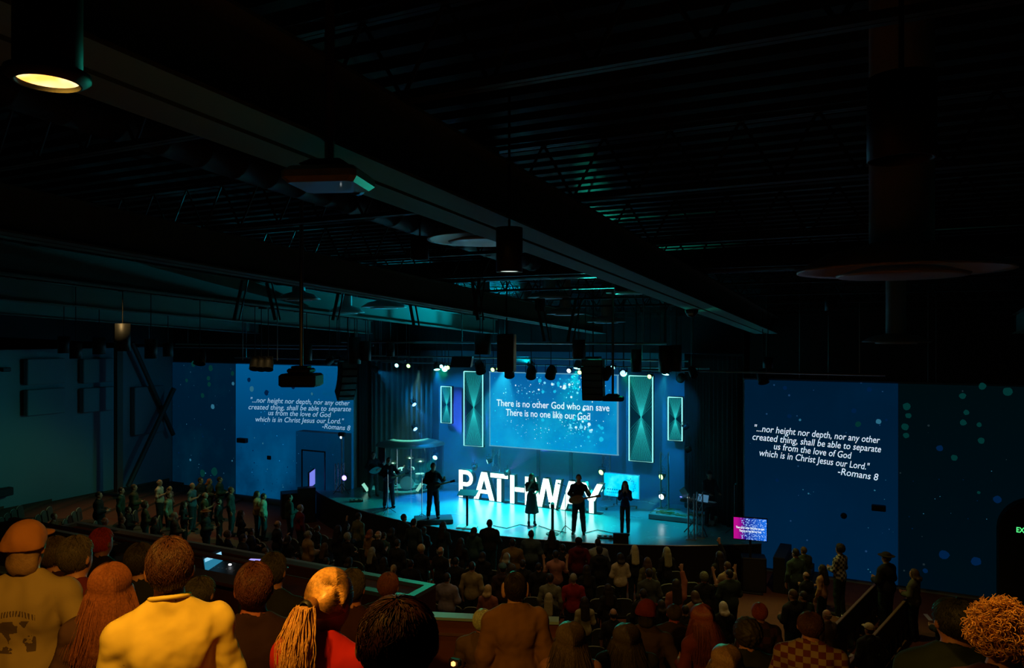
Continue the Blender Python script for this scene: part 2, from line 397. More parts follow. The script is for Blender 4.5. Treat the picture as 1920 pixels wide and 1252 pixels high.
# pendant cylinders
CAN = pm('black_can', (.02, .022, .022), .5)
REFL = pm('lamp_reflector', (.8, .7, .5), .3, .6)
def pendant(p, r, h, label, lit=None, power=0, group=None, cone=110, glow=1.0, rim=False, aim=None, col=(1, .5, .10)):
    root = thing('pendant_light', label, 'pendant light', p, 0, group)
    cn = MB().lathe([(0.001, h), (r, h), (r, 0), (r*.92, 0), (r*.92, .04), (0.001, .055)][:5], n=28).build('can', CAN, root, smooth=True)
    MB().tube([(0, 0, h), (0, 0, max(h+.1, zc(p[1])+1.2-p[2]))], .012, 6).build('stem', CAN, root)
    if lit: MB().lathe([(0.001, .035), (r*.90, .012)], n=28).build('lamp_lens', lit, cn, smooth=True)
    if rim: MB().lathe([(r*1.0, .0), (r*1.25, .015), (r*1.25, .03), (r*1.0, .02)], n=28).build('trim_ring', CAN, cn, smooth=True)
    if power: 
        q = Vector(p)+Vector((0, 0, -.03)); spot('lamp_glow', q, aim or (q.x, q.y, 0), col, power, cone, .7, r*.8, root)
    return root
WARM = em('warm_lamp_lens', (1.0, .50, .12), 2.6)
_n = WARM.node_tree; _e = [x for x in _n.nodes if x.type == 'EMISSION'][0]
_g = _n.nodes.new('ShaderNodeTexCoord'); _nz = _n.nodes.new('ShaderNodeTexNoise'); _nz.inputs['Scale'].default_value = 9
_rp = _n.nodes.new('ShaderNodeValToRGB'); _rp.color_ramp.elements[0].position = .4; _rp.color_ramp.elements[0].color = (1, .36, .06, 1); _rp.color_ramp.elements[1].position = .6; _rp.color_ramp.elements[1].color = (1, .72, .30, 1)
_n.links.new(_g.outputs['Object'], _nz.inputs['Vector']); _n.links.new(_nz.outputs[0], _rp.inputs[0]); _n.links.new(_rp.outputs[0], _e.inputs[0])
WHT = em('white_lamp_lens', (.75, 1.0, .85), 1.6)
LAMP1 = at(90, 157, 2.0)
pendant(LAMP1, .082, .30, 'glowing orange downlight overhead at top left', WARM, 200, None, 128, rim=True, col=(1, .47, .05), aim=at(420, 1100, 3.0))
LAMP2 = at(955, 510, 6.8)
pendant(LAMP2, .12, .40, 'pendant downlight with thin lit rim over the middle rows', WHT, 36, None, 92, col=(1, .50, .10))
pendant(at(270, 526, 19), .12, .3, 'tiny lit far downlight under the roof at left', WHT)
pendant(at(1690, 300, 3.1), .13, .34, 'unlit-looking deep can lamp above the right foreground rows', None, 85, None, 30, aim=at(1890, 1190, 2.9), col=(1, .47, .05))
for i, (px, py, d, ww, h) in enumerate(((120, 662, 20, .15, .45), (142, 672, 19, .14, .4), (186, 664, 20, .16, .45), (230, 658, 15, .14, .55), (283, 672, 19, .15, .5),
      (315, 668, 22, .14, .4), (665, 682, 21, .17, .75), (686, 676, 21, .14, .55), (732, 668, 22, .12, .4), (575, 676, 20, .14, .45), (905, 664, 20, .22, .55), (1085, 672, 20, .17, .5),
      (1193, 697, 20, .14, .6), (1247, 697, 20, .17, .7), (1268, 696, 20, .14, .7), (1440, 690, 20, .13, .3))):
    pendant(at(px, py, d), ww, h, 'black cylinder pendant hanging below the roof %s' % (['at far left', 'between its neighbours over the left wall', 'left of the steel column', 'beside the steel column with a lit lower edge', 'above the crossed braces',
       'nearest the left picture wall', 'left of the curved speaker stack', 'right of the curved speaker stack', 'before the dark left curtain', 'beside the hanging projector', 'left of the centre screen top',
       'above the centre screen', 'over the right tall string panel', 'left of a close pair over the right panels', 'right of a close pair over the right panels', 'over the edge of the right picture wall'][i]),
       WHT if i == 3 else None)
# downlights added for dim warm light on the rows, sources hidden deep in their cans
for i, (x, y) in enumerate(((-6, 9), (-10.5, 13), (-4.5, 13.5), (-15.5, 15.5), (-20, 17), (-8, 17.5), (-1.2, 18.5), (-25, 19), (-13.5, 9.5))):
    pendant((x, y, zc(y)+.2), .13, .32, 'added black downlight can over the rows, ' + ['near the middle of the hall', 'above the booth counter', 'above the right centre rows', 'above the left centre rows', 'above the left side block', 'above the front rows', 'above the right aisle', 'nearest the left wall', 'behind the booth counter'][i], None, (50, 75, 105, 80, 80, 120, 130, 300, 70)[i], 'added downlight cans over the rows', 70 if i == 7 else 100, col=(1, .62, .22))
# ================================================================ people: one continuous surface each, from blended limbs
class Fld:
    def __init__(s, lo, hi, h):
        s.lo = np.array(lo, np.float32); s.h = h
        s.n = (np.ceil((np.array(hi)-np.array(lo))/h).astype(int)+1)
        s.F = np.full(s.n, .08, np.float32)
        s.ax = [s.lo[i]+h*np.arange(s.n[i], dtype=np.float32) for i in range(3)]
    def _sl(s, lo, hi):
        a = np.clip(np.floor((np.array(lo)-s.lo)/s.h).astype(int), 0, s.n); b = np.clip(np.ceil((np.array(hi)-s.lo)/s.h).astype(int)+1, 0, s.n)
        return tuple(slice(int(i), int(j)) for i, j in zip(a, b))
    def _g(s, sl): return np.meshgrid(*[s.ax[i][sl[i]] for i in range(3)], indexing='ij', sparse=True)
    def _put(s, sl, d, k):
        A = s.F[sl]
        if k <= 0: s.F[sl] = np.minimum(A, d)
        else:
            hh = np.clip(.5+.5*(A-d)/k, 0, 1); s.F[sl] = A*(1-hh)+d*hh-k*hh*(1-hh)
    def cap(s, a, b, ra, rb=None, k=.03, sub=False):
        rb = ra if rb is None else rb; a = np.array(a, float); b = np.array(b, float); m = max(ra, rb)+.08
        sl = s._sl(np.minimum(a, b)-m, np.maximum(a, b)+m); X, Y, Z = s._g(sl)
        ab = b-a; L = max(float(ab@ab), 1e-9)
        t = np.clip(((X-a[0])*ab[0]+(Y-a[1])*ab[1]+(Z-a[2])*ab[2])/L, 0, 1)
        d = np.sqrt((X-a[0]-t*ab[0])**2+(Y-a[1]-t*ab[1])**2+(Z-a[2]-t*ab[2])**2)-(ra+(rb-ra)*t)
        if sub: s.F[sl] = np.maximum(s.F[sl], -d)
        else: s._put(sl, d.astype(np.float32), k)
        return s
    def ell(s, c, r, k=.03, sub=False):
        c = np.array(c, float); r = np.array(r, float); sl = s._sl(c-r-.08, c+r+.08); X, Y, Z = s._g(sl)
        q = np.sqrt(((X-c[0])/r[0])**2+((Y-c[1])/r[1])**2+((Z-c[2])/r[2])**2)
        g = np.sqrt(((X-c[0])/r[0]**2)**2+((Y-c[1])/r[1]**2)**2+((Z-c[2])/r[2]**2)**2)+1e-6
        d = q*(q-1)/g
        if sub: s.F[sl] = np.maximum(s.F[sl], -d)
        else: s._put(sl, d.astype(np.float32), k)
        return s
    def full(s): return np.meshgrid(*s.ax, indexing='ij', sparse=True)
    def clip(s, fn):
        X, Y, Z = s.full(); s.F = np.maximum(s.F, fn(X, Y, Z)).astype(np.float32); return s
    def noise(s, amp, fx, fy, fz, ph=0.0):
        X, Y, Z = s.full()
        s.F = s.F+(amp*(np.sin(X*fx+2.1*np.sin(Z*fz*.6+ph)+ph)*np.sin(Z*fz+1.7*np.sin(X*fx*.5+Y*fy+ph))+.5*np.sin(Y*fy+X*fx*1.7+ph*2))).astype(np.float32); return s
    def mesh(s, name, mat):
        F = s.F; F[0] = F[-1] = .05; F[:, 0] = F[:, -1] = .05; F[:, :, 0] = F[:, :, -1] = .05
        I = F < 0; c = np.zeros(np.array(F.shape)-1, np.int8)
        for i in (0, 1):
            for j in (0, 1):
                for k in (0, 1): c += I[i:F.shape[0]-1+i, j:F.shape[1]-1+j, k:F.shape[2]-1+k]
        ids = np.argwhere((c > 0) & (c < 8)); N = len(ids)
        cor = [(i, j, k) for i in (0, 1) for j in (0, 1) for k in (0, 1)]
        V = {q: F[ids[:, 0]+q[0], ids[:, 1]+q[1], ids[:, 2]+q[2]] for q in cor}
        S = np.zeros((N, 3)); C = np.zeros(N)
        for q in cor:
            for ax in range(3):
                if q[ax] == 0:
                    q2 = list(q); q2[ax] = 1; q2 = tuple(q2); f0, f1 = V[q], V[q2]; m = (f0 < 0) != (f1 < 0)
                    t = np.where(m, f0/np.where(m, f0-f1, 1), 0); P = np.tile(np.array(q, float), (N, 1)); P[:, ax] = t
                    S += P*m[:, None]; C += m
        P = (ids+S/np.maximum(C, 1)[:, None])*s.h+s.lo
        mp = np.full(c.shape, -1, np.int32); mp[ids[:, 0], ids[:, 1], ids[:, 2]] = np.arange(N)
        Q = []
        for ax in range(3):
            a, b = I.take(range(F.shape[ax]-1), ax), I.take(range(1, F.shape[ax]), ax)
            e = np.argwhere(a != b); inv = a[e[:, 0], e[:, 1], e[:, 2]]
            u, v = (ax+1) % 3, (ax+2) % 3; ok = (e[:, u] > 0) & (e[:, v] > 0) & (e[:, u] < F.shape[u]-1) & (e[:, v] < F.shape[v]-1); e = e[ok]; inv = inv[ok]
            cc = []
            for du, dv in ((1, 1), (0, 1), (0, 0), (1, 0)):
                t = e.copy(); t[:, u] -= du; t[:, v] -= dv; cc.append(mp[t[:, 0], t[:, 1], t[:, 2]])
            q = np.stack(cc, 1); q = np.where(inv[:, None], q, q[:, ::-1]); Q.append(q)
        Q = np.concatenate(Q)
        Q = Q[(Q >= 0).all(1)]
        me = bpy.data.meshes.new(name); me.vertices.add(N); me.vertices.foreach_set('co', P.astype(np.float32).ravel())
        me.loops.add(len(Q)*4); me.loops.foreach_set('vertex_index', Q.astype(np.int32).ravel())
        me.polygons.add(len(Q)); me.polygons.foreach_set('loop_start', np.arange(len(Q), dtype=np.int32)*4)
        me.polygons.foreach_set('use_smooth', np.ones(len(Q), bool)); me.update(calc_edges=True); me.validate()
        me.materials.append(mat); return me

def V3(*a): return np.array(a, float)
POSE = {
 'down': [(.235, -.03, 1.14), (.245, .05, .90), (0, .15, -1)],
 'front': [(.235, .02, 1.15), (.11, .24, 1.12), (-.7, .55, .1)],
 'pocket': [(.285, -.07, 1.15), (.215, .04, .96), (-.4, .3, -.8)],
 'hold': [(.23, .03, 1.16), (.09, .27, 1.24), (-.2, .4, .9)],
 'up': [(.27, .05, 1.20), (.31, .15, 1.46), (.1, .1, 1)],
 'high': [(.22, .12, 1.66), (.16, .20, 1.90), (0, .1, 1)],
 'mic': [(.215, .12, 1.20), (.05, .20, 1.45), (-.3, .1, .9)],
 'strum': [(.27, -.03, 1.17), (.07, .20, 1.10), (-.9, .2, -.2)],
 'fret': [(.30, .06, 1.19), (.34, .29, 1.27), (-.2, .5, .7)],
 'keys': [(.23, .10, 1.16), (.16, .36, 1.08), (-.1, .9, -.2)],
}
def limbs(spec):
    wS = spec.get('w', 1.0); g = spec.get('g', 1.0); out = []
    for s, key in ((1, spec.get('R', 'down')), (-1, spec.get('L', 'down'))):
        e, w_, d = POSE[key]; e = V3(*e); w_ = V3(*w_); d = V3(*d)
        for v in (e, w_, d): v[0] *= s
        e[0] *= (wS+g)/2; sh = V3(s*.176*wS, 0, 1.378)
        out.append((s, sh, e, w_, d/np.linalg.norm(d)))
    return out
def put_torso(F, spec, o=0.0, dress=False):
    w_, g = spec.get('w', 1.0), spec.get('g', 1.0); fem = spec.get('fem', 0)
    F.ell((0, .0, 1.29), (.158*w_*(g*.5+.5)+o, .105*g+o, .19+o), .05)
    F.cap((-.125*w_, -.005, 1.385), (.125*w_, -.005, 1.385), .060+o, k=.06)
    for s in (1, -1): F.cap((s*.12*w_, -.01, 1.415), (s*.028, -.012, 1.500), .036+o, .034+o, .05)
    F.ell((0, .005, 1.10), (.128*g*(1-.07*fem)+o, .092*g+o, .17+o), .06)
    F.ell((0, -.005, .95), (.152*g*(1+.05*fem)+o, .112*g+o, .13+o), .06)
    if fem: 
        for s in (1, -1): F.ell((s*.065, .085, 1.27), (.055+o, .05+o, .055+o), .04)
    else:
        for s in (1, -1): F.ell((s*.075, -.07*g, 1.33), (.06+o, .045+o, .09+o), .04)
def put_arms(F, spec, o=0.0, upto=1.0, loose=0.0):
    g = .6+.4*spec.get('g', 1.0)
    for s, sh, e, w_, d in limbs(spec):
        F.ell(sh, (.060*g+o, .058*g+o, .066*g+o), .04)
        F.cap(sh, e, .050*g+o, .041*g+o+loose, .03)
        if upto > .5:
            t = min(1, (upto-.5)*2); F.cap(e, e+(w_-e)*t, .041*g+o+loose, (.041+(.028-.041)*t)*g+o+loose, .03)
def hands(F, spec, fr=.0088):
    for s, sh, e, w_, d in limbs(spec):
        key = spec.get('R' if s > 0 else 'L', 'down')
        n = np.cross(d, V3(s, 0, 0) if abs(d[0]) < .8 else V3(0, 0, 1)); n /= np.linalg.norm(n); u = np.cross(n, d)   # palm normal, across
        if key in ('down', 'pocket'): u, n = V3(0, 1, 0)-d*d[1], V3(-s, 0, 0); u /= np.linalg.norm(u)
        if u@V3(-s, 0, .5) < 0 and key not in ('down', 'pocket'): u = -u
        for i in (-1, 0, 1): F.cap(w_+d*.01+u*i*.014, w_+d*.085+u*i*.026, .019, .015, .015)
        curl = {'down': .35, 'pocket': .5, 'mic': 1.1, 'strum': .8, 'fret': 1.1, 'keys': .5, 'up': .12, 'high': .1, 'hold': .9, 'front': .5}[key]
        for i, L in enumerate((.058, .072, .078, .068)):
            b = w_+d*.088+u*(i-1.5)*-.0215; c1 = d*math.cos(curl*.6)+n*math.sin(curl*.6); m = b+c1*L*.5
            c2 = d*math.cos(curl*1.5)+n*math.sin(curl*1.5)
            F.cap(b, m, fr*1.05, fr, .006); F.cap(m, m+c2*L*.5, fr, fr*.82, .004)
        b = w_+d*.03+u*.026; m = b+(d*.62+u*.62+n*.3)*.042
        F.cap(b, m, fr*1.35, fr*1.15, .012); F.cap(m, m+(d*.9+u*.2+n*.35)*.032, fr*1.1, fr*.9, .004)
def put_legs(F, spec, o=0.0, low=0.0, loose=0.0):
    g = spec.get('g', 1.0); st = spec.get('stance', 0.0)
    if spec.get('sit'):
        for s in (1, -1):
            F.cap((s*.088, 0, .90), (s*.13, .44, .90), .086*g+o, .06*g+o+loose, .04); F.cap((s*.13, .44, .90), (s*.13, .42, .52+low), .056*g+o+loose, .036*g+o+loose, .03)
        return
    for s in (1, -1):
        f = spec.get('step', 0)*s
        F.cap((s*.088, 0, .90), (s*(.095+st*.5), .03+f*.5, .50), .086*g+o, .055*g+o+loose, .04)
        F.cap((s*(.095+st*.5), .03+f*.5, .50), (s*(.10+st), f-.01, .10+low), .056*g+o+loose, .036*g+o+loose*1.3, .03)
def head_c(spec): return V3(*spec.get('hoff', (0, 0, 0)))
def put_head(F, spec):
    h = head_c(spec)
    F.cap(V3(0, -.012, 1.42), V3(0, .005, 1.56)+h, .058*spec.get('nk', 1), .052*spec.get('nk', 1), .03)
    F.ell(h+V3(0, .006, 1.648), (.075, .094, .100), .02); F.ell(h+V3(0, .045, 1.578), (.054, .055, .062), .04)
    F.ell(h+V3(0, .105, 1.618), (.013, .02, .026), .012); F.ell(h+V3(0, .086, 1.668), (.05, .014, .012), .012)
    for s in (1, -1):
        F.ell(h+V3(s*.032, .108, 1.645), (.017, .014, .011), sub=True)
        e = spec.get('ear', 1.0); F.ell(h+V3(s*(.076+.006*e), -.004, 1.625), (.011*e, .018*e, .031*e), .008)
    F.ell(h+V3(0, .094, 1.572), (.024, .010, .007), .006)
SKIN = {}
def skin(c):
    return pm('skin_%d' % hash_c(c), c, .55, 0, .05, 60, .08, 10)
def hash_c(c): return int(sum(round(x*99)*k for x, k in zip(c, (1, 101, 10007))))
def mats(kind, c):
    if not isinstance(c, tuple): return c
    n = '%s_%d' % (kind, hash_c(c))
    if kind == 'hair': return pm(n, c, .55, 0, .5, 140, .4, 40, spec=.25)
    return pm(n, c, .9, 0, .6, 6, .12, 5, spec=.2, bdist=.05)
B0, B1 = (-.48, -.42, -.02), (.48, .46, 2.05)
def make_template(key, spec, h=.014):
    """meshes of one figure facing +y, 1.75 m tall"""
    T = {}; sk = spec.get('skin', (.42, .22, .14)); fem = spec.get('fem', 0)
    F = Fld(B0, B1, h); put_torso(F, spec); put_arms(F, spec); hands(F, spec, max(.0088, h*.72)); put_legs(F, spec); put_head(F, spec)
    st = spec.get('stance', 0); 
    for s in (1, -1): 
        if not spec.get('sit'): F.cap((s*(.10+st), -.03+spec.get('step', 0)*s, .05), (s*(.115+st), .13+spec.get('step', 0)*s, .035), .04, .03, .03)
    if h < .012: 
        X, Y, Z = F.full()
    T['body'] = F.mesh('body', skin(sk))
    # shirt
    top = spec.get('top', 'tee'); hh = h; wr = spec.get('wr', .0045); sl_ = {'tee': .52, 'long': .95, 'tank': 0, 'hood': .97, 'dress': .45, 'jacket': .97}[top]
    thick = {'tee': .014, 'long': .014, 'tank': .008, 'hood': .026, 'dress': .012, 'jacket': .028}[top]
    F = Fld((-.46, -.34, .30 if top == 'dress' else .80), (.46, .42, 1.98), hh); put_torso(F, spec, thick)
    if sl_: put_arms(F, spec, thick, sl_, .008)
    if top in ('jacket', 'hood', 'long', 'tee'): F.ell((0, -.0, 1.0), (.16*spec.get('g', 1)+thick, .118*spec.get('g', 1)+thick, .17), .05)
    if top == 'dress': 
        F.cap((0, 0, 1.0), (0, 0, .45), .15, .23, .05)
        F.noise(.008, 40, 40, 3)
    X, Y, Z = F.full()
    for s, sh, e, w_, d in limbs(spec):                                   # cuffs
        t0 = sl_
        if 0 < t0:
            P = sh+(e-sh)*min(1, t0*2) if t0 <= .5 else e+(w_-e)*(t0-.5)*2; D = (e-sh) if t0 <= .5 else (w_-e); D = D/np.linalg.norm(D)
            side = (np.sqrt((X-P[0])**2+(Y-P[1])**2+(Z-P[2])**2) < .13)
            F.F = np.where(side, np.maximum(F.F, (X-P[0])*D[0]+(Y-P[1])*D[1]+(Z-P[2])*D[2]), F.F).astype(np.float32)
    F.noise(wr*.55, 13, 11, 8, spec.get('seed', 0)); F.noise(wr*.4, 31, 9, 14, 3); F.noise(wr*.3, 45, 20, 33, 1.3)
    hem = {'dress': .42, 'tank': .9}.get(top, spec.get('hem', .87))
    F.clip(lambda X, Y, Z: hem-Z+0*X+0*Y+.006*np.sin(X*30))
    F.clip(lambda X, Y, Z: np.where(X*X+Y*Y < .0121, Z-(1.522-.35*Y)-(.05 if top in ('hood',) else 0), -.05))
    ncl = {'tank': .085}.get(top, .066)
    F.cap((0, .0, 1.475), (0, .03, 1.62), ncl-.004, ncl+.012, sub=True)
    if top == 'tank': F.clip(lambda X, Y, Z: np.where((Z > 1.36) & (np.abs(X) > .125), .05, -.05)+0*Y); F.clip(lambda X, Y, Z: np.where((Z > 1.36) & (np.abs(X) < .085), .05, -.05)+0*Y)
    if top in ('hood', 'jacket'):
        if top == 'hood': F.ell((0, -.115, 1.45), (.12, .055, .075), .03)
        else: F.cap((-.05, -.055, 1.495), (.05, -.055, 1.495), .026, k=.02)
    if spec.get('creases'):
        for s in (1, -1):
            for (a_, b_) in (((.165, -.075, 1.33), (.10, -.115, 1.14)), ((.175, -.05, 1.27), (.125, -.105, 1.05)), ((.15, -.06, 1.20), (.06, -.115, .99)), ((.19, -.05, 1.36), (.245, -.055, 1.20))):
                F.cap((s*a_[0], a_[1]-.026, a_[2]), (s*b_[0], b_[1]-.020, b_[2]), .013, .005, sub=True)
    T['dress' if top == 'dress' else {'jacket': 'jacket', 'hood': 'hooded_top'}.get(top, 'shirt')] = F.mesh('shirt', BLACK)
    # trousers
    lo_ = .10 if top != 'dress' else .99
    if top != 'dress':
        F = Fld((-.34, -.30, .04), (.34, .34, 1.04), h); 
        F.ell((0, -.005, .95), (.156*spec.get('g', 1)+.006, .116*spec.get('g', 1)+.006, .12), .05); put_legs(F, spec, .012, 0, .012)
        F.noise(.004, 20, 22, 16); F.clip(lambda X, Y, Z: np.maximum(Z-1.0, .075-Z)+0*X+0*Y)
        T['trousers'] = F.mesh('trousers', BLACK)
    F = Fld((-.32, -.26, -.02), (.32, .38, .2), h)
    if spec.get('sit'): F = Fld((-.32, .26, .4), (.32, .78, .7), h)
    for s in (1, -1):
        if spec.get('sit'): F.cap((s*.13, .40, .48), (s*.14, .60, .47), .046, .038, .02); continue
        f = spec.get('step', 0)*s; F.cap((s*(.10+st), -.045+f, .05), (s*(.118+st), .14+f, .04), .046, .038, .02); F.cap((s*(.10+st), -.02+f, .05), (s*(.10+st), -.01+f, .11), .045, .045, .02)
    F.clip(lambda X, Y, Z: 0.0-Z+0*X+0*Y); T['shoes'] = F.mesh('shoes', BLACK)
    # hair and headwear
    hr = spec.get('hair', 'short'); hd = head_c(spec); hs = h*.8
    F = Fld((-.22, -.32, .95), (.22, .22, 1.86), hs)
    def c(x, y, z): return hd+V3(x, y, z)
    face = lambda X, Y, Z: np.minimum(np.minimum((Y-hd[1])-.052, 1.712+hd[2]-Z), .08)+0*X
    nape = {'short': 1.585, 'bald': 1.0, 'curly': 1.575, 'fringe': 1.585}.get(hr, 1.54)
    if hr in ('short', 'fringe', 'cap', 'beanie'):
        F.ell(c(0, -.003, 1.654), (.084, .104, .106), .02); F.clip(lambda X, Y, Z: nape+hd[2]-Z+0*X+0*Y-(Y-hd[1])*-.35); F.clip(face)
        F.clip(lambda X, Y, Z: np.minimum(np.minimum(np.abs(X-hd[0])-.062, 1.64+hd[2]-Z), (Y-hd[1])+.045)+0*X*Y*Z)
        if hr == 'fringe': F.clip(lambda X, Y, Z: Z-1.665-hd[2]+0*X+0*Y)
    elif hr == 'curly':
        F.ell(c(0, -.01, 1.665), (.105, .12, .122), .03); F.clip(lambda X, Y, Z: 1.57+hd[2]-Z+0*X+0*Y); F.clip(face); F.noise(.007, 95, 90, 85)
    elif hr in ('long', 'bob'):
        zb = 1.47 if hr == 'bob' else 1.22
        F.ell(c(0, -.006, 1.656), (.093, .112, .112), .02); F.ell(c(0, -.05, 1.56), (.100, .075, .14), .04)
        F.cap(c(-.05, -.07, 1.56), (-.06, -.125, zb+.07), .055, .048, .03); F.cap(c(.05, -.07, 1.56), (.06, -.125, zb+.07), .055, .048, .03); F.cap(c(0, -.08, 1.56), (0, -.135, zb+.05), .06, .05, .03)
        if hr == 'long':
            for s in (1, -1): F.cap(c(s*.085, .0, 1.6), (s*.115, .07, 1.36), .03, .028, .03)
        F.clip(face); F.noise(.0022, 70, 60, 4); F.clip(lambda X, Y, Z: zb+.02*np.cos(X*14)-Z+0*Y)
    elif hr == 'nape':
        F.ell(c(0, -.004, 1.655), (.088, .107, .107), .02); F.ell(c(0, -.05, 1.565), (.080, .055, .075), .03); F.clip(face); F.noise(.004, 60, 50, 12); F.clip(lambda X, Y, Z: 1.505+.012*np.cos(X*60)-Z+0*Y)
    elif hr == 'pony':
        F.ell(c(0, -.003, 1.655), (.083, .104, .107), .02); F.clip(lambda X, Y, Z: 1.585+hd[2]-Z+0*X+0*Y); F.clip(face)
        F.ell(c(0, -.115, 1.66), (.026, .026, .024), .02); F.cap(c(0, -.135, 1.65), c(0, -.165, 1.56), .03, .038, .02); F.cap(c(0, -.165, 1.56), c(.0, -.15, 1.36), .038, .012, .02)
        F.noise(.0012, 70, 60, 5)
    elif hr == 'bun':
        F.ell(c(0, -.003, 1.655), (.083, .104, .107), .02); F.clip(lambda X, Y, Z: 1.585+hd[2]-Z+0*X+0*Y); F.clip(face); F.ell(c(0, -.11, 1.70), (.045, .04, .045), .01)
    if hr != 'bald': T['hair'] = F.mesh('hair', BLACK)
    hat = spec.get('hat')
    if hat:
        F = Fld((-.26, -.26, 1.5), (.26, .32, 1.92), h*.8)
        if hat == 'cap':
            F.ell(c(0, -.002, 1.675), (.094, .114, .098), .02); F.clip(lambda X, Y, Z: 1.662+hd[2]-Z+0*X+0*Y)
            F.ell(c(0, .135, 1.672), (.072, .075, .012), .012); F.ell(c(0, 0, 1.772), (.01, .01, .008), .004)
        elif hat == 'knit':
            F.ell(c(0, -.01, 1.685), (.097, .115, .100), .02); F.cap(c(-.05, -.06, 1.64), c(.05, -.06, 1.64), .05, .05, .05); F.clip(lambda X, Y, Z: 1.640+hd[2]-Z+0*X+0*Y); F.ell(c(0, .155, 1.672), (.068, .075, .015), .01)
            F.noise(.0008, 60, 60, 90)
        elif hat == 'beanie':
            F.ell(c(0, -.006, 1.675), (.093, .11, .110), .02); F.clip(lambda X, Y, Z: 1.655+hd[2]-Z+0*X+0*Y); F.ell(c(0, -.006, 1.665), (.098, .116, .022), .01)
        elif hat == 'brim':
            F.ell(c(0, -.002, 1.70), (.092, .112, .075), .02); F.clip(lambda X, Y, Z: 1.685+hd[2]-Z+0*X+0*Y); F.ell(c(0, 0, 1.692), (.165, .185, .012), .01)
        T['cap' if hat in ('cap', 'knit') else 'hat'] = F.mesh('hat', BLACK)
    TPL[key] = T; return T
TPL = {}
PEOPLE = []
def person(key, pos, height, label, shirt=(.1, .1, .1), hair=(.05, .03, .02), trousers=(.02, .022, .03), hat=(.3, .05, .03), shoes=(.03, .03, .03), yaw=None, group=None, skin_c=None, stretch=1.0, lean=0.0):
    T = TPL[key]; s = height/1.76
    if yaw is None: yaw = math.atan2(-(CX-pos[0]), (CY+2)-pos[1])
    root = thing('person', label, 'person', pos, yaw, group)
    root.scale = (s*stretch, s*stretch, s)
    if lean: root.rotation_euler = (-lean, 0, yaw)
    for nme, me in T.items():
        o = bpy.data.objects.new(nme, me); COL.objects.link(o); o.parent = root
        c = {'body': skin_c, 'hair': hair, 'trousers': trousers, 'shoes': shoes, 'cap': hat, 'hat': hat}.get(nme, shirt)
        if c is None: continue
        o.material_slots[0].link = 'OBJECT'
        o.material_slots[0].material = skin(c) if nme == 'body' else mats('hair' if nme == 'hair' else 'cloth', c)
    PEOPLE.append((pos[0], pos[1], root)); return root
def strands(name, paths, r, mat, parent):
    """one head of hair: many fine tapering strands in one mesh"""
    vs = []; fs = []
    for P in paths:
        P = np.array(P); n = len(P); t = np.gradient(P, axis=0); t /= np.linalg.norm(t, axis=1)[:, None]+1e-9
        a = np.cross(t, V3(.3, .9, .2)); a /= np.linalg.norm(a, axis=1)[:, None]+1e-9; b = np.cross(t, a)
        rr = r*np.linspace(1, .25, n)**.7; base = len(vs)
        for k in range(3):
            q = 2*math.pi*k/3; vs_k = P+(a*math.cos(q)+b*math.sin(q))*rr[:, None]
            vs += [tuple(x) for x in vs_k]
        for i in range(n-1):
            for k in range(3):
                k2 = (k+1) % 3; fs.append((base+k*n+i, base+k2*n+i, base+k2*n+i+1, base+k*n+i+1))
    me = bpy.data.meshes.new(name); me.from_pydata(vs, [], fs); me.polygons.foreach_set('use_smooth', [True]*len(fs)); me.materials.append(mat)
    o = bpy.data.objects.new(name, me); COL.objects.link(o); o.parent = parent; return o
# ================================================================ stage
SZ = 1.1
STAGE = None
def stage_glossy():
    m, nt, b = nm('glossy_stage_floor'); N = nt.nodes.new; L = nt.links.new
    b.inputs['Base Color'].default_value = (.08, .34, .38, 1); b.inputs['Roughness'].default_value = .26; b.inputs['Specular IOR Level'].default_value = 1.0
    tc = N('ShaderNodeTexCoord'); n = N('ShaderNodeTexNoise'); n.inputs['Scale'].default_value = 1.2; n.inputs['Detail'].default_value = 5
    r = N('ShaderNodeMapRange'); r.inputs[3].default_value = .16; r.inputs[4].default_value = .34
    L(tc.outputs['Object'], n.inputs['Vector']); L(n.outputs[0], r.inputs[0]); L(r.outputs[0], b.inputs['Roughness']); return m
GLOSS = stage_glossy()
mb = MB(); cx0, cy0, RS = -11.9, 34.9, 14.45          # front edge: a shallow arc
pts = []
for i in range(49):
    a = math.radians(-36+72*i/48); pts.append((cx0+RS*math.sin(a), cy0-RS*math.cos(a)))
pts = [(x, y) for x, y in pts]
top = [(x, y, SZ) for x, y in pts]+[(-3.5, 24.1, SZ), (-4.14, 24.1, SZ), (-4.14, 27.15, SZ), (-19.27, 27.15, SZ), (-19.27, 23.66, SZ)]
bot = [(x, y, 0) for x, y, z in top]; n = len(top)
root = thing('stage', 'raised stage with curved front edge and glossy blue-lit floor', 'stage', (cx0, 24, 0))
off = Vector((cx0, 24, 0))
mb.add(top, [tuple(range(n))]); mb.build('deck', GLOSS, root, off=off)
mb = MB(); vs = [(x, y, 0) for x, y in pts]+[(x, y, SZ-.02) for x, y in pts]; k = len(pts)
mb.add(vs, [(i, i+1, k+i+1, k+i) for i in range(k-1)]); mb.build('skirt', pm('black_skirt', (.012, .012, .014), .8), root, off=off)
mb = MB(); mb.tube([(x, y, SZ-.012) for x, y in pts], .02, 6); mb.build('edge_strip', pm('edge_metal', (.4, .42, .45), .3, .9), root, off=off)
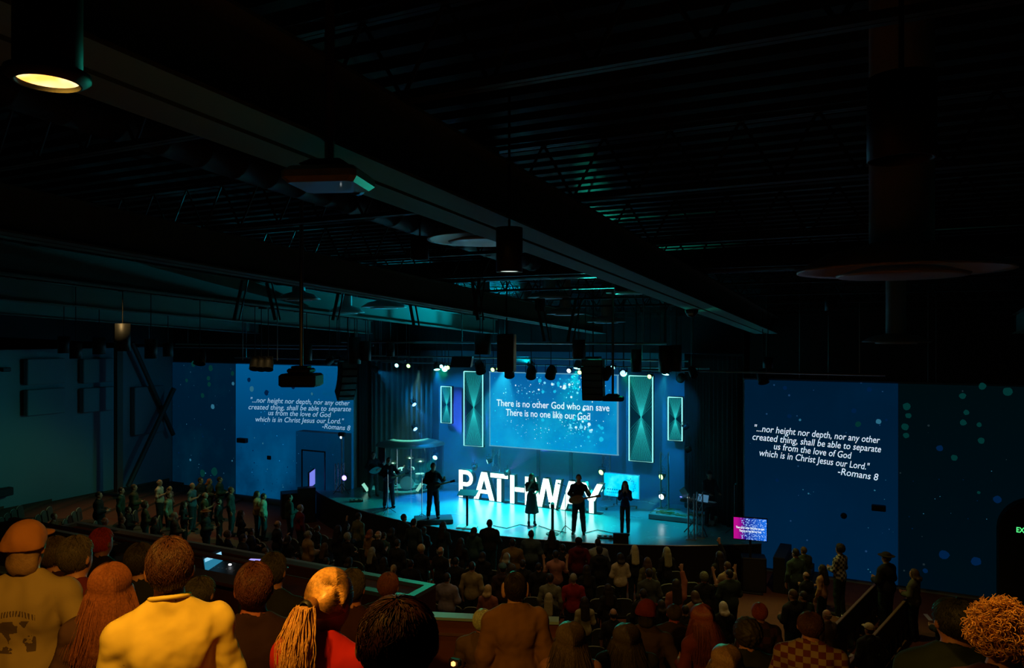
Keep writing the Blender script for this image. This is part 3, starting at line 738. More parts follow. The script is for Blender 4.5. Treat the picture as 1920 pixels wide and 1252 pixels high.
# curtains
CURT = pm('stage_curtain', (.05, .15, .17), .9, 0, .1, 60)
CURK = pm('black_curtain', (.010, .013, .012), .95)
def curtain(p0, p1, z0, z1, mat, label, pitch=.16):
    p0, p1 = Vector((*p0, 0)), Vector((*p1, 0)); L = (p1-p0).length; n = int(L/pitch*8); t = (p1-p0)/L; nrm = Vector((-t.y, t.x, 0)); vs = []
    for i in range(n+1):
        u = L*i/n; a = .055*math.sin(2*math.pi*u/pitch+.6*math.sin(u*3))
        for z in (z0, z1): vs.append(t*u+nrm*(a*(1 if z == z0 else .8))+Vector((0, 0, z)))
    mb = MB(); mb.add(vs, [(2*i, 2*i+2, 2*i+3, 2*i+1) for i in range(n)]); o = mb.build('stage_curtain', mat, loc=p0, smooth=True)
    so = o.modifiers.new('t', 'SOLIDIFY'); so.thickness = .012
    return tag(o, label, 'curtain')
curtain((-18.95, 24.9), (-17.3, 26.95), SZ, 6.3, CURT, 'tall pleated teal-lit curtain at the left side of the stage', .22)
curtain((-19.13, 24.35), (-19.13, 26.9), SZ, 6.3, CURK, 'black leg curtain beside the left picture wall', .25)
curtain((-6.6, 26.9), (-5.5, 25.7), SZ, 6.6, CURK, 'black pleated curtain behind the keyboard player', .2)
curtain((-5.5, 25.6), (-4.2, 24.3), SZ, 6.6, CURK, 'black pleated curtain hanging beside the right picture wall', .25)
# centre screen
PICB = picture('blue_sparkle_picture', lin(0, 138, 205), lin(4, 92, 160), lin(15, 175, 225), 1.0, half_h=1.5, axis_scale=.75, cscale=.55)
WHITE_T = em('white_lettering', (.80, .92, 1.0), 1.05)
def specks(name, lst, mats_, parent, y):
    mb = MB()
    for (x, z, r, mi) in lst:
        n = 10; q0 = R_.random(); vs = [(x+r*math.cos(2*math.pi*(j+q0)/n)*R_.uniform(.85, 1.1), y-.001*mi, z+r*math.sin(2*math.pi*(j+q0)/n)*R_.uniform(.85, 1.1)) for j in range(n)]
        mb.add(vs, [tuple(range(n-1, -1, -1))], mi)
    o = mb.build(name, mats_, parent); o['kind'] = 'stuff'; return o
Ys = 26.5
c0 = at_y(919, 697, Ys); c1 = at_y(1158, 853, Ys); W, H = c1.x-c0.x, c0.z-c1.z; cen = Vector(((c0.x+c1.x)/2, Ys, (c0.z+c1.z)/2))
scr = thing('projection_screen', 'bright blue centre screen showing two lines of white lyrics', 'screen', cen)
MB().box((0, 0, 0), (W, .04, H)).build('picture', PICB, scr)
mb = MB(); fw = .035
for (x, z, a, b) in ((0, H/2, W+2*fw, fw), (0, -H/2, W+2*fw, fw), (-W/2, 0, fw, H), (W/2, 0, fw, H)): mb.box((x, .02, z), (a, .10, b))
mb.build('frame', em('lit_screen_edge', lin(120, 200, 235), .55), scr); MB().box((-1.2, .37, 0), (.2, .68, .3)).box((1.2, .37, 0), (.2, .68, .3)).build('wall_bracket', BLACK, scr)
SP = [em('speck_cyan', lin(20, 190, 230), 1), em('speck_pale', lin(120, 225, 255), 1), em('speck_white', lin(225, 250, 255), 1)]
lst = []
def scatter(n, cx, cz, sx, sz, r0, r1, w3):
    for _ in range(n):
        x, z = R_.gauss(cx, sx), R_.gauss(cz, sz)
        if abs(x) < W/2-.06 and abs(z) < H/2-.06: lst.append((x, z, R_.uniform(r0, r1)*(R_.random()*.7+.3), R_.choices((0, 1, 2), w3)[0]))
scatter(75, .75, .95, .55, .30, .02, .085, (5, 3, 2)); scatter(60, -.9, .75, .7, .35, .012, .035, (3, 4, 3)); scatter(60, 1.25, -.55, .65, .35, .03, .10, (6, 3, 1))
scatter(90, -.4, -.6, 1.1, .4, .010, .026, (1, 3, 6)); scatter(60, 1.4, .2, .6, .7, .01, .03, (2, 4, 4)); scatter(30, -1.8, .2, .5, .6, .01, .02, (2, 4, 4))
specks('sparkles', lst, SP, scr, -.024)
def line(txt, x, z, width, parent, y=-.03, h=None, rot=0.0, shear=0.0, mat=None, name='lettering', bold=.0, align='CENTER'):
    v, f = text_mesh(txt, 1.0, shear, 'LEFT', 0, bold); xs = [p[0] for p in v]; x0, x1 = min(xs), max(xs); s = width/(x1-x0); sy = s if h is None else h
    vs = [((p[0]-(x0+x1)/2)*s, y, p[1]*sy) for p in v]; c, sn = math.cos(rot), math.sin(rot)
    mb = MB(); mb.add([(x+a*c-b*sn, yy, z+a*sn+b*c) for a, yy, b in vs], f); return mb.build(name, mat or WHITE_T, parent)
line('There is no other God who can save', 0.0, .13, W*.885, scr, h=.375, bold=.008)
line('There is no one like our God', -.17, -.23, W*.665, scr, h=.375, bold=.008)
# string panels
CY_E = em('led_rope_cyan', lin(150, 255, 250), 1.25); STR = em('lit_cord', lin(40, 200, 200), 1.0)
PB = picture('panel_glow', lin(0, 30, 48), lin(0, 30, 42), lin(0, 40, 50), 1, half_h=1, axis_scale=0.01)
def string_panel(x0, x1, yt, yb, ym, label, dense, Y=26.9, green=False):
    a = at_y(x0, yt, Y); b = at_y(x1, yb, Y); w_, h_ = b.x-a.x, a.z-b.z
    c = Vector(((a.x+b.x)/2, Y, (a.z+b.z)/2)); t = thing('string_panel', label, 'light panel', c, 0, 'string art light panels')
    m = MB(); 
    for (x, z, p, q) in ((0, h_/2, w_+.06, .06), (0, -h_/2, w_+.06, .06), (-w_/2, 0, .06, h_), (w_/2, 0, .06, h_)): m.box((x, 0, z), (p, .14, q))
    m.build('frame', pm('panel_frame', (.05, .05, .05), .5), t)
    m = MB().tube([(-w_/2, -.09, h_/2), (w_/2, -.09, h_/2), (w_/2, -.09, -h_/2), (-w_/2, -.09, -h_/2), (-w_/2, -.09, h_/2)], .022, 6); m.build('led_rope', CY_E, t)
    MB().box((0, .05, 0), (w_-.06, .02, h_-.06)).build('back_board', PB, t); MB().box((0, .18, 0), (w_*.5, .25, .12)).build('wall_bracket', BLACK, t)
    m = MB(); zm = h_*ym
    for i in range(dense):
        u = -w_/2+w_*(i+.5)/dense
        m.tube([(u, -.05, h_/2), (u*.04, -.05, zm), (-u, -.05, -h_/2)], .0042, 4)
    for i in range(dense//3):
        z = zm+(h_/2-zm)*(.25+.75*(i+.5)/(dense//3)); z2 = zm-(h_/2+zm)*(.25+.75*(i+.5)/(dense//3))
        for s in (-1, 1): m.tube([(s*w_/2, -.05, z), (0, -.05, zm)], .0022, 4); m.tube([(s*w_/2, -.05, z2), (0, -.05, zm)], .0022, 4)
    m.build('cords', STR, t)
string_panel(829, 848, 724, 793, 0.0, 'small string light panel at the left of the stage wall', 14)
string_panel(872, 907, 696, 837, 0.02, 'tall string light panel left of the centre screen', 20)
string_panel(1181, 1225, 704, 866, 0.02, 'tall string light panel right of the centre screen', 20)
string_panel(1254, 1280, 744, 826, 0.0, 'small string light panel at the far right of the stage wall', 14)

# PATHWAY letters, each a lit channel letter
LIT = em('letter_face', (.66, 1.0, .95), 3.0); LSH = pm('letter_side', (.03, .05, .05), .45, .5)
def ring_p():
    return None
LW = {}
def strokes(ch):
    t = .19
    if ch == 'P': return [[(0, 0), (t, 0), (t, 1), (0, 1)], 'bowl'], .62
    if ch == 'T': return [[(.27, 0), (.46, 0), (.46, .82), (.27, .82)], [(0, .82), (.73, .82), (.73, 1), (0, 1)]], .73
    if ch == 'H': return [[(0, 0), (t, 0), (t, 1), (0, 1)], [(.58, 0), (.77, 0), (.77, 1), (.58, 1)], [(t, .42), (.58, .42), (.58, .60), (t, .60)]], .77
    if ch == 'A': return [[(0, 0), (.19, 0), (.53, 1), (.34, 1)], [(.68, 0), (.87, 0), (.53, 1), (.34, 1)], [(.24, .22), (.63, .22), (.58, .38), (.29, .38)]], .87
    if ch == 'W': return [[(0, 1), (.19, 1), (.41, 0), (.23, 0)], [(.23, 0), (.41, 0), (.66, 1), (.50, 1)], [(.50, 1), (.66, 1), (.93, 0), (.75, 0)], [(.75, 0), (.93, 0), (1.16, 1), (.97, 1)]], 1.16
    if ch == 'Y': return [[(.32, 0), (.51, 0), (.51, .46), (.32, .46)], [(0, 1), (.20, 1), (.51, .46), (.32, .40)], [(.63, 1), (.83, 1), (.51, .40), (.32, .46)]], .83
def letter(ch, x, y, z, s, yaw, label):
    st, wd = strokes(ch); t = thing('marquee_letter', label, 'letter', (x, y, z), yaw, 'letters of the stage word')
    body, face = MB(), MB(); dp = .22
    def inset(poly, d):
        cx_ = sum(p[0] for p in poly)/len(poly); cy_ = sum(p[1] for p in poly)/len(poly); out = []
        for a, b in poly:
            out.append((a+(cx_-a)*min(.5, d/max(abs(a-cx_), .02)), b+(cy_-b)*min(.5, d/max(abs(b-cy_), .02))))
        return out
    for poly in st:
        if poly == 'bowl':
            O, I = [], []
            for i in range(15):
                a = -math.pi/2+math.pi*i/14; O.append((.33+.29*math.cos(a), .70+.30*math.sin(a))); I.append((.33+.12*math.cos(a), .70+.125*math.sin(a)))
            O = [(.15, .40)]+O+[(.15, 1.0)]; I = [(.15, .575)]+I+[(.15, .825)]
            for i in range(len(O)-1):
                q = [O[i], O[i+1], I[i+1], I[i]]; body.prism([(a*s, b*s) for a, b in q], 0, dp)
                def mix(A, B, k): return (A[0]+(B[0]-A[0])*k, A[1]+(B[1]-A[1])*k)
                q = [mix(O[i], I[i], .10), mix(O[i+1], I[i+1], .10), mix(I[i+1], O[i+1], .10), mix(I[i], O[i], .10)]; face.prism([(a*s, b*s) for a, b in q], -.012, .005)
        else:
            body.prism([(a*s, b*s) for a, b in poly], 0, dp)
            face.prism([(a*s, b*s) for a, b in inset(poly, .016)], -.012, .005)
    body.build('letter_shell', LSH, t); face.build('lit_face', LIT, t)
    MB().box((wd*s/2, dp/2, .01), (wd*s*.8, dp*1.3, .02)).build('foot_plate', BLACK, t)
    return wd*s
pL = at_z(864, 932, SZ); pR = at_z(1100, 961.5, SZ)
yaw = math.atan2(pR.y-pL.y, pR.x-pL.x)
tot = 0
names = [('P', 'lit white letter P opening the word on the stage'), ('A', 'lit white letter A between the P and the T'), ('T', 'lit white letter T after the first A'), ('H', 'lit white letter H before the W'),
         ('W', 'lit white letter W in the middle of the stage word'), ('A', 'lit white letter A behind the tall guitarist'), ('Y', 'lit white letter Y closing the word on the stage')]
hgt = 1.06
# pixel of every letter's left foot on the floor line
lx = [860, 888, 919, 956, 995, 1050, 1087]
for (ch, lb), px in zip(names, lx):
    # point on the line pL-pR seen at column px
    t = None; dr = VD+VR*((px-960)/F_PX); e = (pR-pL)
    # solve pL + u e = dr * d  in the plane
    det = e.x*(-dr.y)+dr.x*e.y; u = (-pL.x*(-dr.y)-dr.x*pL.y)/det if abs(det) > 1e-6 else 0
    q = pL+e*u; letter(ch, q.x, q.y, SZ, hgt, yaw, lb)

# projected picture with the verse: projector light put into glowing wall panels
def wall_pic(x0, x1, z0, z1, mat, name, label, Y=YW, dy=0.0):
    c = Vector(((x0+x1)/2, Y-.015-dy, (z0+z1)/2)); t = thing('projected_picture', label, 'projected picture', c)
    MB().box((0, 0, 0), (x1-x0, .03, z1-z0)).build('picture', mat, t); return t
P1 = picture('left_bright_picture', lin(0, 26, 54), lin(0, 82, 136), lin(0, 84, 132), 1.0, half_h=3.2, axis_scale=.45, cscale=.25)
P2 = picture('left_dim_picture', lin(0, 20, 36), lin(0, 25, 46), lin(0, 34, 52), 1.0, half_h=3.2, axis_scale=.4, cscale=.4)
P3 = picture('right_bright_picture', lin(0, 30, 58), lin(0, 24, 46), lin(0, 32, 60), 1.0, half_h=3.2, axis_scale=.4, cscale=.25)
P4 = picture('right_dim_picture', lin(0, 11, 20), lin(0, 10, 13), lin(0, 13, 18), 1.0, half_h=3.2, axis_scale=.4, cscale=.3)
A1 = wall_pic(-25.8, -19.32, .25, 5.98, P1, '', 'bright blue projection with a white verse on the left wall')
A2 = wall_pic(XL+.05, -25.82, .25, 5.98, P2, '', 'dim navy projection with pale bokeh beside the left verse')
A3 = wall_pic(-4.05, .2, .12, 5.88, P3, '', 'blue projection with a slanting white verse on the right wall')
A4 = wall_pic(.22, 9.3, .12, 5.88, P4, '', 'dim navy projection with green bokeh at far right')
VER = ['"...nor height nor depth, nor any other', 'created thing, shall be able to separate', 'us from the love of God', 'which is in Christ Jesus our Lord."', '-Romans 8']
def verse(parent, quads, mat, name='verse_lettering'):
    loc = parent.location
    for s, (xa, ya, xb, yb, hpx) in zip(VER, quads):
        v, f = text_mesh(s, 1.0, .22, 'LEFT', 0, .004); xs = [p[0] for p in v]; x0, x1 = min(xs), max(xs); vs = []; mb = MB()
        for p in v:
            u = (p[0]-x0)/(x1-x0); q = at_y(xa+(xb-xa)*u, ya+(yb-ya)*u-p[1]*hpx, YW-.04); vs.append(q-loc)
        mb.add(vs, f); mb.build(name, mat, parent)
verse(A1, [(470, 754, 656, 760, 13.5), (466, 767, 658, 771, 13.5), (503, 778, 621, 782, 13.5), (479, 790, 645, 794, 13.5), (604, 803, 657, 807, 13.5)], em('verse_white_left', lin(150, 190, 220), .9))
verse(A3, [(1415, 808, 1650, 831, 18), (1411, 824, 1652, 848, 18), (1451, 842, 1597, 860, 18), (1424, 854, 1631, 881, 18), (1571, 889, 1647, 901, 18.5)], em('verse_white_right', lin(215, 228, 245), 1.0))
BK = [em('bokeh_green', lin(2, 46, 44), 1), em('bokeh_blue', lin(0, 28, 62), 1), em('bokeh_pale', lin(40, 100, 125), 1)]
def bokeh(parent, lst):
    loc = parent.location; out = []
    for (px, py, rp, mi) in lst:
        q = at_y(px, py, YW-.03); q2 = at_y(px+rp, py, YW-.03); out.append((q.x-loc.x, q.z-loc.z, abs(q2.x-q.x)*.85, mi))
    specks('bokeh', out, BK, parent, -.018)
def dust(x0, x1, y0, y1, n, r0=.5, r1=1.4): return [(R_.uniform(x0, x1), R_.uniform(y0, y1), R_.uniform(r0, r1), R_.choice((1, 2, 1))) for _ in range(n)]
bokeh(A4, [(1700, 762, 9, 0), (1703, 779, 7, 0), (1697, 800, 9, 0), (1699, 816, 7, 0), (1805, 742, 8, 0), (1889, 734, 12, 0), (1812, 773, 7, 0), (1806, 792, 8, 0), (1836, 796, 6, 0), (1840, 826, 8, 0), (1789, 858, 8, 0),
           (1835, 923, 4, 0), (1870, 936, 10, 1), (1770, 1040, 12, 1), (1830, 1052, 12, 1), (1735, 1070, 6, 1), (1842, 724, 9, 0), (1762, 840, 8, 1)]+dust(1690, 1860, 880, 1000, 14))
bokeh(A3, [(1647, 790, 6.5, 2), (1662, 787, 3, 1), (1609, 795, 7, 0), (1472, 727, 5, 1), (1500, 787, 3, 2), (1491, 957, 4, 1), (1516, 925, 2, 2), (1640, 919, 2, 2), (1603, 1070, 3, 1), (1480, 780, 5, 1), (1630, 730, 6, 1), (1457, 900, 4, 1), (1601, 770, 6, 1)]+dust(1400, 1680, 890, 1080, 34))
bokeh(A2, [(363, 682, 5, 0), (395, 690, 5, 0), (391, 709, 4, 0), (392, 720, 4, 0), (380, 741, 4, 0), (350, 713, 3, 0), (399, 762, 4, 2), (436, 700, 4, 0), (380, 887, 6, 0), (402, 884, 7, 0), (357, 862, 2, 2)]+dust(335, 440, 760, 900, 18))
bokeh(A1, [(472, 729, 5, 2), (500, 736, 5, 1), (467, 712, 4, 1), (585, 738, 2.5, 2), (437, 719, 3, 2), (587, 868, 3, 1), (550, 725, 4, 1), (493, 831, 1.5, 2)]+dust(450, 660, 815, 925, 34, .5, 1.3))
# vestibule in front of the left picture, with its door
a = at_y(555, 808, YW-.5)
w0 = MB().box(((a.x-19.4)/2, YW-.25, a.z/2), (-19.4-a.x, .46, a.z)).build('wall_vestibule', pm('vestibule_paint', (.07, .14, .18), .9)); struct(w0)
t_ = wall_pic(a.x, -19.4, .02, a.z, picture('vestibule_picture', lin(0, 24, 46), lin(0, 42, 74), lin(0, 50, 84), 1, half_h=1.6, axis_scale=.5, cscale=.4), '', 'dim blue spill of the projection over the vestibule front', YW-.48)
struct(MB().box((a.x+.35, YW-.53, 1.3), (.05, .03, 2.5)).box((a.x+1.55, YW-.53, 1.3), (.05, .03, 2.5)).box((a.x+.95, YW-.53, 2.55), (1.25, .03, .05)).build('trim_2', pm('door_trim', (.06, .10, .12), .8)))
# low black fascia along the right picture wall (stage return), dipping away from the stage
def wbox(px0, py0, px1, py1, Y, dep, name, mat, label, cat):
    a = at_y(px0, py0, Y); b = at_y(px1, py1, Y)
    mb = MB().cbox((0, 0, 0), (abs(b.x-a.x), dep, abs(a.z-b.z)), .015)
    return tag(mb.build(name, mat, loc=((a.x+b.x)/2, Y+dep/2, (a.z+b.z)/2)), label, cat)
wbox(1634, 947, 1661, 960, YW-.24, .2, 'wall_speaker', BLACK, 'small black box speaker fixed on the right picture wall', 'speaker')
wbox(443, 821, 459, 831, YW-.24, .2, 'wall_speaker', BLACK, 'small black box speaker fixed on the left picture wall', 'speaker')
wbox(500, 854, 507, 862, YW-.09, .06, 'wall_control_box', BLACK, 'tiny dark control box on the left picture wall', 'control box')
p = at_y(1582, 967, YW-.08)
tag(MB().lathe([(0.001, -.09), (.07, -.06), (.09, 0), (.09, .03), (0.001, .04)], n=20, M=Matrix.Rotation(-math.pi/2, 3, 'X')).build('dome_camera', BLACK, loc=p, smooth=True), 'round black dome camera on the right picture wall', 'camera')
p = on_left(0, 693, .1)
tag(MB().cbox((0, 0, 0), (.16, .3, .16), .02).build('wall_lamp', BLACK, loc=(XL+.12, p.y+.2, p.z)), 'small dark wall lamp high at the left picture edge', 'wall lamp')
p = on_left(3, 922, .1)
tag(MB().cbox((0, 0, 0), (.3, .6, .3), .02).build('wall_box', BLACK, loc=(XL+.2, p.y, p.z)), 'dark box fixed low on the left wall at the picture edge', 'box')
# exit archway on the far right
Ya = YW-.45; a = at_y(1872, 1000, Ya); tpz = at_y(1900, 934, Ya).z; xw = 2.6
mb = MB(); arc = [(0, 0), (0, tpz-.9)]+[(.9-.9*math.cos(math.pi/2*i/8), tpz-.9+.9*math.sin(math.pi/2*i/8)) for i in range(1, 9)]+[(xw, tpz), (xw, 0)]
mb.prism(arc, 0, .42, lambda v: Vector((v.x+a.x, v.y+Ya, v.z))); struct(mb.build('wall_exit_archway', DARKW))
p = at_y(1918, 993, Ya-.03); t = thing('exit_sign', 'green glowing EXIT sign at the right edge of the hall', 'sign', (p.x, Ya-.05, p.z))
MB().cbox((0, 0, 0), (.36, .06, .2), .01).build('housing', BLACK, t); line('EXIT', 0, -.065, .30, t, -.036, h=.19, mat=em('exit_green', lin(90, 255, 140), 1.1), bold=.02)

# musicians -------------------------------------------------------
make_template('guitar_man', dict(R='strum', L='fret', top='long', hair='short', stance=.05, skin=(.36, .19, .12)), .011)
make_template('mic_woman', dict(R='mic', L='front', top='dress', hair='long', fem=1, w=.88, g=.86, skin=(.4, .22, .15)), .011)
make_template('mic_slim', dict(R='mic', L='mic', top='long', hair='long', fem=1, w=.86, g=.80, hem=.93, skin=(.4, .22, .15)), .011)
make_template('keys_man', dict(R='keys', L='keys', top='long', hair='short', hat='cap', skin=(.36, .19, .12)), .011)
DK = (.015, .018, .022)
def on_stage(px, py, z=SZ): return at_z(px, py, z)
def toward_cam(p, off=0): return math.atan2(-(0-p[0]), (0-p[1]))+off
def guitar(parent_person, h, label, kind='acoustic'):
    s = h/1.76; M_ = parent_person.matrix_basis.copy(); t = thing('guitar', label, 'guitar', parent_person.location, parent_person.rotation_euler[2], 'guitars played on stage')
    t.scale = (s, s, s); bm = pm('guitar_lacquer', (.20, .11, .05), .25, 0, coat=.5) if kind == 'acoustic' else pm('guitar_black', (.02, .02, .03), .2, coat=.5)
    o = []
    for i in range(28):
        a = 2*math.pi*i/28; r = .17*(1+.16*math.cos(2*a))-.03*math.cos(a)*(1 if kind == 'acoustic' else 2); o.append((r*1.15*math.cos(a), r*.80*math.sin(a)))
    rot = Matrix.Rotation(math.radians(12), 3, 'Y')
    T = lambda v: rot @ Vector((v.x, v.y, v.z))+Vector((.08, .20, 1.05))
    MB().prism(o, -.045, .045, T).build('guitar_body', bm, t)
    MB().prism([(-.62, -.022), (-.15, -.028), (-.15, .028), (-.62, .022)], .03, .055, T).build('neck', pm('maple', (.25, .12, .05), .4), t)
    MB().prism([(-.76, -.045), (-.61, -.03), (-.61, .03), (-.76, .04)], .03, .05, T).build('headstock', bm, t)
    return t
defs = [(700, 931, 1.72, 'guitar_man', 'person playing bass guitar at far left, in front of the drum shield', 'bass guitar held by the leftmost musician before the drum shield', .35),
        (729, 951, 1.80, 'guitar_man', 'person in dark clothes playing guitar with legs apart, left of the stage', 'guitar held by the musician with legs apart', .2),
        (812, 971, 1.82, 'guitar_man', 'person in dark clothes playing guitar on a low riser, left of the letters', 'guitar held by the musician on the low riser', .1)]
for px, py, h, key, lb, lb2, yo in defs:
    z = SZ+(.16 if px == 812 else 0); p = on_stage(px, py, z); q = person(key, p, h, lb, DK, (.03, .02, .02), yaw=toward_cam(p, yo)); guitar(q, h, lb2, 'electric')
p = on_stage(1085, 1001); q = person('guitar_man', p, 1.86, 'tall person in dark clothes playing acoustic guitar before the last letters', DK, (.03, .02, .02), yaw=toward_cam(p, -.1)); guitar(q, 1.86, 'acoustic guitar with shiny plate held before the last letters')
p = on_stage(997, 984); person('mic_woman', p, 1.68, 'person in long dark dress singing into a microphone before the W', (.02, .035, .04), (.10, .06, .03), yaw=toward_cam(p, .15))
p = on_stage(1172, 1002); person('mic_slim', p, 1.66, 'long-haired person in dark blouse singing in front of the stage television', (.025, .03, .10), (.04, .025, .02), trousers=(.02, .022, .035), yaw=toward_cam(p, .0))
p = on_stage(1330, 985); person('keys_man', p, 1.78, 'shadowy person in a cap standing behind the keyboard at stage right', DK, (.03, .02, .02), hat=(.02, .02, .02), yaw=toward_cam(p, .5))
make_template('drummer', dict(R='keys', L='keys', top='tee', hair='short', sit=1, skin=(.36, .19, .12)), .012)
p = on_stage(735, 922)+Vector((-.9, 1.75, 0)); person('drummer', p-Vector((0, 0, .43)), 1.74, 'shadowy seated person playing the drums behind the clear shield', DK, (.03, .02, .02), yaw=toward_cam(p))
t = thing('drum_stool', 'round black stool under the seated drummer', 'stool', (p.x, p.y, SZ)); MB().lathe([(.001, .33), (.17, .33), (.17, .40), (.001, .40)], n=20).build('seat', BLACK, t, smooth=True); MB().tube([(0, 0, 0), (0, 0, .33)], .03, 8).build('pole', CHROME, t)

# stage furniture ---------------------------------------------------
def mic_stand(px, py, h, label, z=SZ, boom=True):
    p = on_stage(px, py, z); t = thing('microphone_stand', label, 'microphone stand', p, R_.uniform(0, 6))
    MB().tube([(0, 0, .02), (0, 0, h)], .013, 8).build('pole', CHROME, t); mb = MB()
    for k in range(3):
        a = k*2.094; mb = MB().tube([(0, 0, .22), (.28*math.cos(a), .28*math.sin(a), .012)], .010, 6); mb.build('leg', BLACK, t)
    MB().tube([(0, 0, h), (.10, -.06, h+.05)], .010, 6).build('clip', BLACK, t)
    MB().tube([(.10, -.06, h+.05), (.17, -.10, h+.08), (.19, -.115, h+.09), (.22, -.13, h+.10)], [.014, .016, .026, .02], 10).build('microphone', pm('mic_grille', (.3, .3, .32), .3, .9), t)
    return t
mic_stand(727, 962, 1.35, 'microphone stand before the guitarist with legs apart'); mic_stand(791, 975, 1.42, 'microphone stand beside the guitarist on the riser')
mic_stand(1060, 998, 1.45, 'microphone stand at the left of the acoustic guitarist'); mic_stand(796, 912, 1.5, 'microphone stand behind the riser near the drum shield')
mic_stand(1377, 1000, 1.5, 'dark microphone stand at far stage right')
p = on_stage(804, 982); t = thing('riser_box', 'low black riser box under the left singer-guitarist', 'riser', (p.x, p.y+.28, SZ), toward_cam(p)+.05)
MB().cbox((0, 0, .078), (1.25, .7, .155), .015).build('riser_body', BLACK, t); MB().cbox((0, .34, .14), (1.25, .02, .02), .004).build('edge_strip', pm('edge_metal', (.4, .42, .45), .3, .9), t)
p = on_stage(876, 989); t = thing('music_stand', 'slim black lectern stand on a white square base, left front of stage', 'lectern', (p.x, p.y, SZ), .2)
MB().cbox((0, 0, .03), (.62, .45, .06), .02).build('base', pm('white_base', (.75, .8, .8), .4), t); MB().cbox((0, 0, .58), (.07, .05, 1.04), .01).build('pole', BLACK, t)
MB().box((.02, 0, 1.12), (.62, .36, .02), M=Matrix.Rotation(.35, 3, 'X')).build('tilted_top', BLACK, t)
p = on_stage(1036, 1001); t = thing('tripod_camera', 'video camera on a black pole stand at the front edge of the stage', 'camera', (p.x, p.y, SZ), toward_cam(p))
MB().tube([(0, 0, 0), (0, 0, .78)], .045, 12).build('pole', BLACK, t); MB().lathe([(0.001, 0), (.2, 0), (.2, .02), (0.001, .03)], n=20).build('base', BLACK, t)
MB().cbox((0, 0, .88), (.12, .30, .14), .02).cbox((.09, .1, .98), (.05, .1, .05), .01).build('camera_body', BLACK, t); MB().tube([(0, -.14, .88), (0, -.24, .88)], [.05, .06], 14).build('lens', BLACK, t); MB().tube([(0, .1, .84), (-.2, .26, .78)], .012, 6).build('pan_handle', BLACK, t)
def wedge(px, py, label, w_=.5, rz=None):
    p = on_stage(px, py); t = thing('floor_monitor', label, 'speaker', (p.x, p.y, SZ), toward_cam(p) if rz is None else rz)
    MB().prism([(-.18, 0), (.18, 0), (.16, .12), (-.10, .30), (-.18, .30)], -w_/2, w_/2, lambda v: Vector((v.y, -v.x, v.z))).build('cabinet', BLACK, t)
    MB().add([(-w_/2+.03, -.165, .125), (w_/2-.03, -.165, .125), (w_/2-.03, .092, .302), (-w_/2+.03, .092, .302)], [(0, 1, 2, 3)]).build('grille', pm('grille_cloth', (.03, .03, .03), .7), t)
wedge(1164, 1016, 'small black floor monitor at the feet of the long-haired singer', .45)
def pedals(px, py, label):
    p = on_stage(px, py); t = thing('pedal_board', label, 'pedal board', (p.x, p.y, SZ), toward_cam(p)); MB().cbox((0, 0, .03), (.5, .28, .05), .01).build('board', BLACK, t)
    for k in range(3): MB().cbox((-.16+.16*k, 0, .075), (.09, .13, .045), .01).build('pedal', pm('pedal_metal', (.4, .42, .4), .3, .7), t)
pedals(1135, 1008, 'pedal board on stage between the guitarist and the long-haired singer'); pedals(668, 940, 'pedal board near the left end of the stage')
for i, (pp) in enumerate(([(925, 985), (950, 990), (975, 983), (1000, 988)], [(1092, 1000), (1120, 993), (1150, 999), (1180, 1003)], [(1010, 985), (1030, 992), (1062, 998)])):
    P = [on_stage(a, b, SZ+.012) for a, b in pp]; Q = []
    for j in range(len(P)-1):
        for k in range(5): Q.append(P[j].lerp(P[j+1], k/5))
    tag(MB().tube(Q+[P[-1]], .01, 5).build('stage_cable', BLACK, off=P[0], loc=P[0]), ['black cable snaking over the stage below the letters', 'black cable curling right of the acoustic guitarist', 'black cable leading from the tripod camera'][i], 'cable')
# television on rolling stand
TVP = picture('tv_picture', lin(20, 175, 210), lin(0, 170, 215), lin(60, 215, 235), 1.9, half_h=.5, axis_scale=.02, cscale=2)
Yt = 25.3
a = at_y(1134, 888, Yt); p0 = on_stage(1166, 968); yaw_t = -.10
cc = at(1165.5, 910, 26.6); t = thing('rolling_television', 'large television on a rolling stand, showing a pale blue picture', 'television', (cc.x, cc.y, SZ), -.06)
tw, th, zc_ = 1.30, .80, cc.z-SZ
MB().cbox((0, 0, zc_), (tw+.05, .05, th+.05), .01).build('television_case', pm('white_bezel', (.6, .75, .8), .4), t)
tc_ = t.children[0]; MB().box((0, -.03, zc_), (tw, .015, th)).build('picture', TVP, tc_)
mb = MB(); 
for k in range(26):                                        # ring of curved marks and a line of small marks on the picture
    a_ = 2*math.pi*k/26; rr = .20+.03*math.sin(k*2.3); x = .33+rr*math.cos(a_)*.85; z = zc_+.02+rr*math.sin(a_)*1.1
    mb.box((x, -.04, z), (.05, .004, .018), M=Matrix.Rotation(-a_*1.3, 3, 'Y'))
for k in range(9): mb.box((-.50+.085*k, -.04, zc_-.16), (.045, .004, .035))
for k in range(11): mb.box((-.53+.075*k, -.04, zc_-.27), (.05, .004, .02))
mb.build('picture_marks', em('tv_marks', lin(0, 70, 140), 1), tc_)
for s in (-.2, .2): MB().tube([(s, .05, .12), (s, .05, zc_+.2)], .022, 8).build('post', BLACK, t)
for s in (-1, 1):
    MB().tube([(s*.42, -.36, .09), (s*.2, .05, .12), (s*.42, .34, .09)], .025, 8).build('foot_bar', pm('grey_metal', (.25, .27, .28), .4, .6), t)
    for yy in (-.36, .34): MB().lathe([(.001, -.02), (.05, -.02), (.05, .02), (.001, .02)], (s*.42, yy, .05), 14, Matrix.Rotation(math.pi/2, 3, 'Y')).build('caster', BLACK, t)
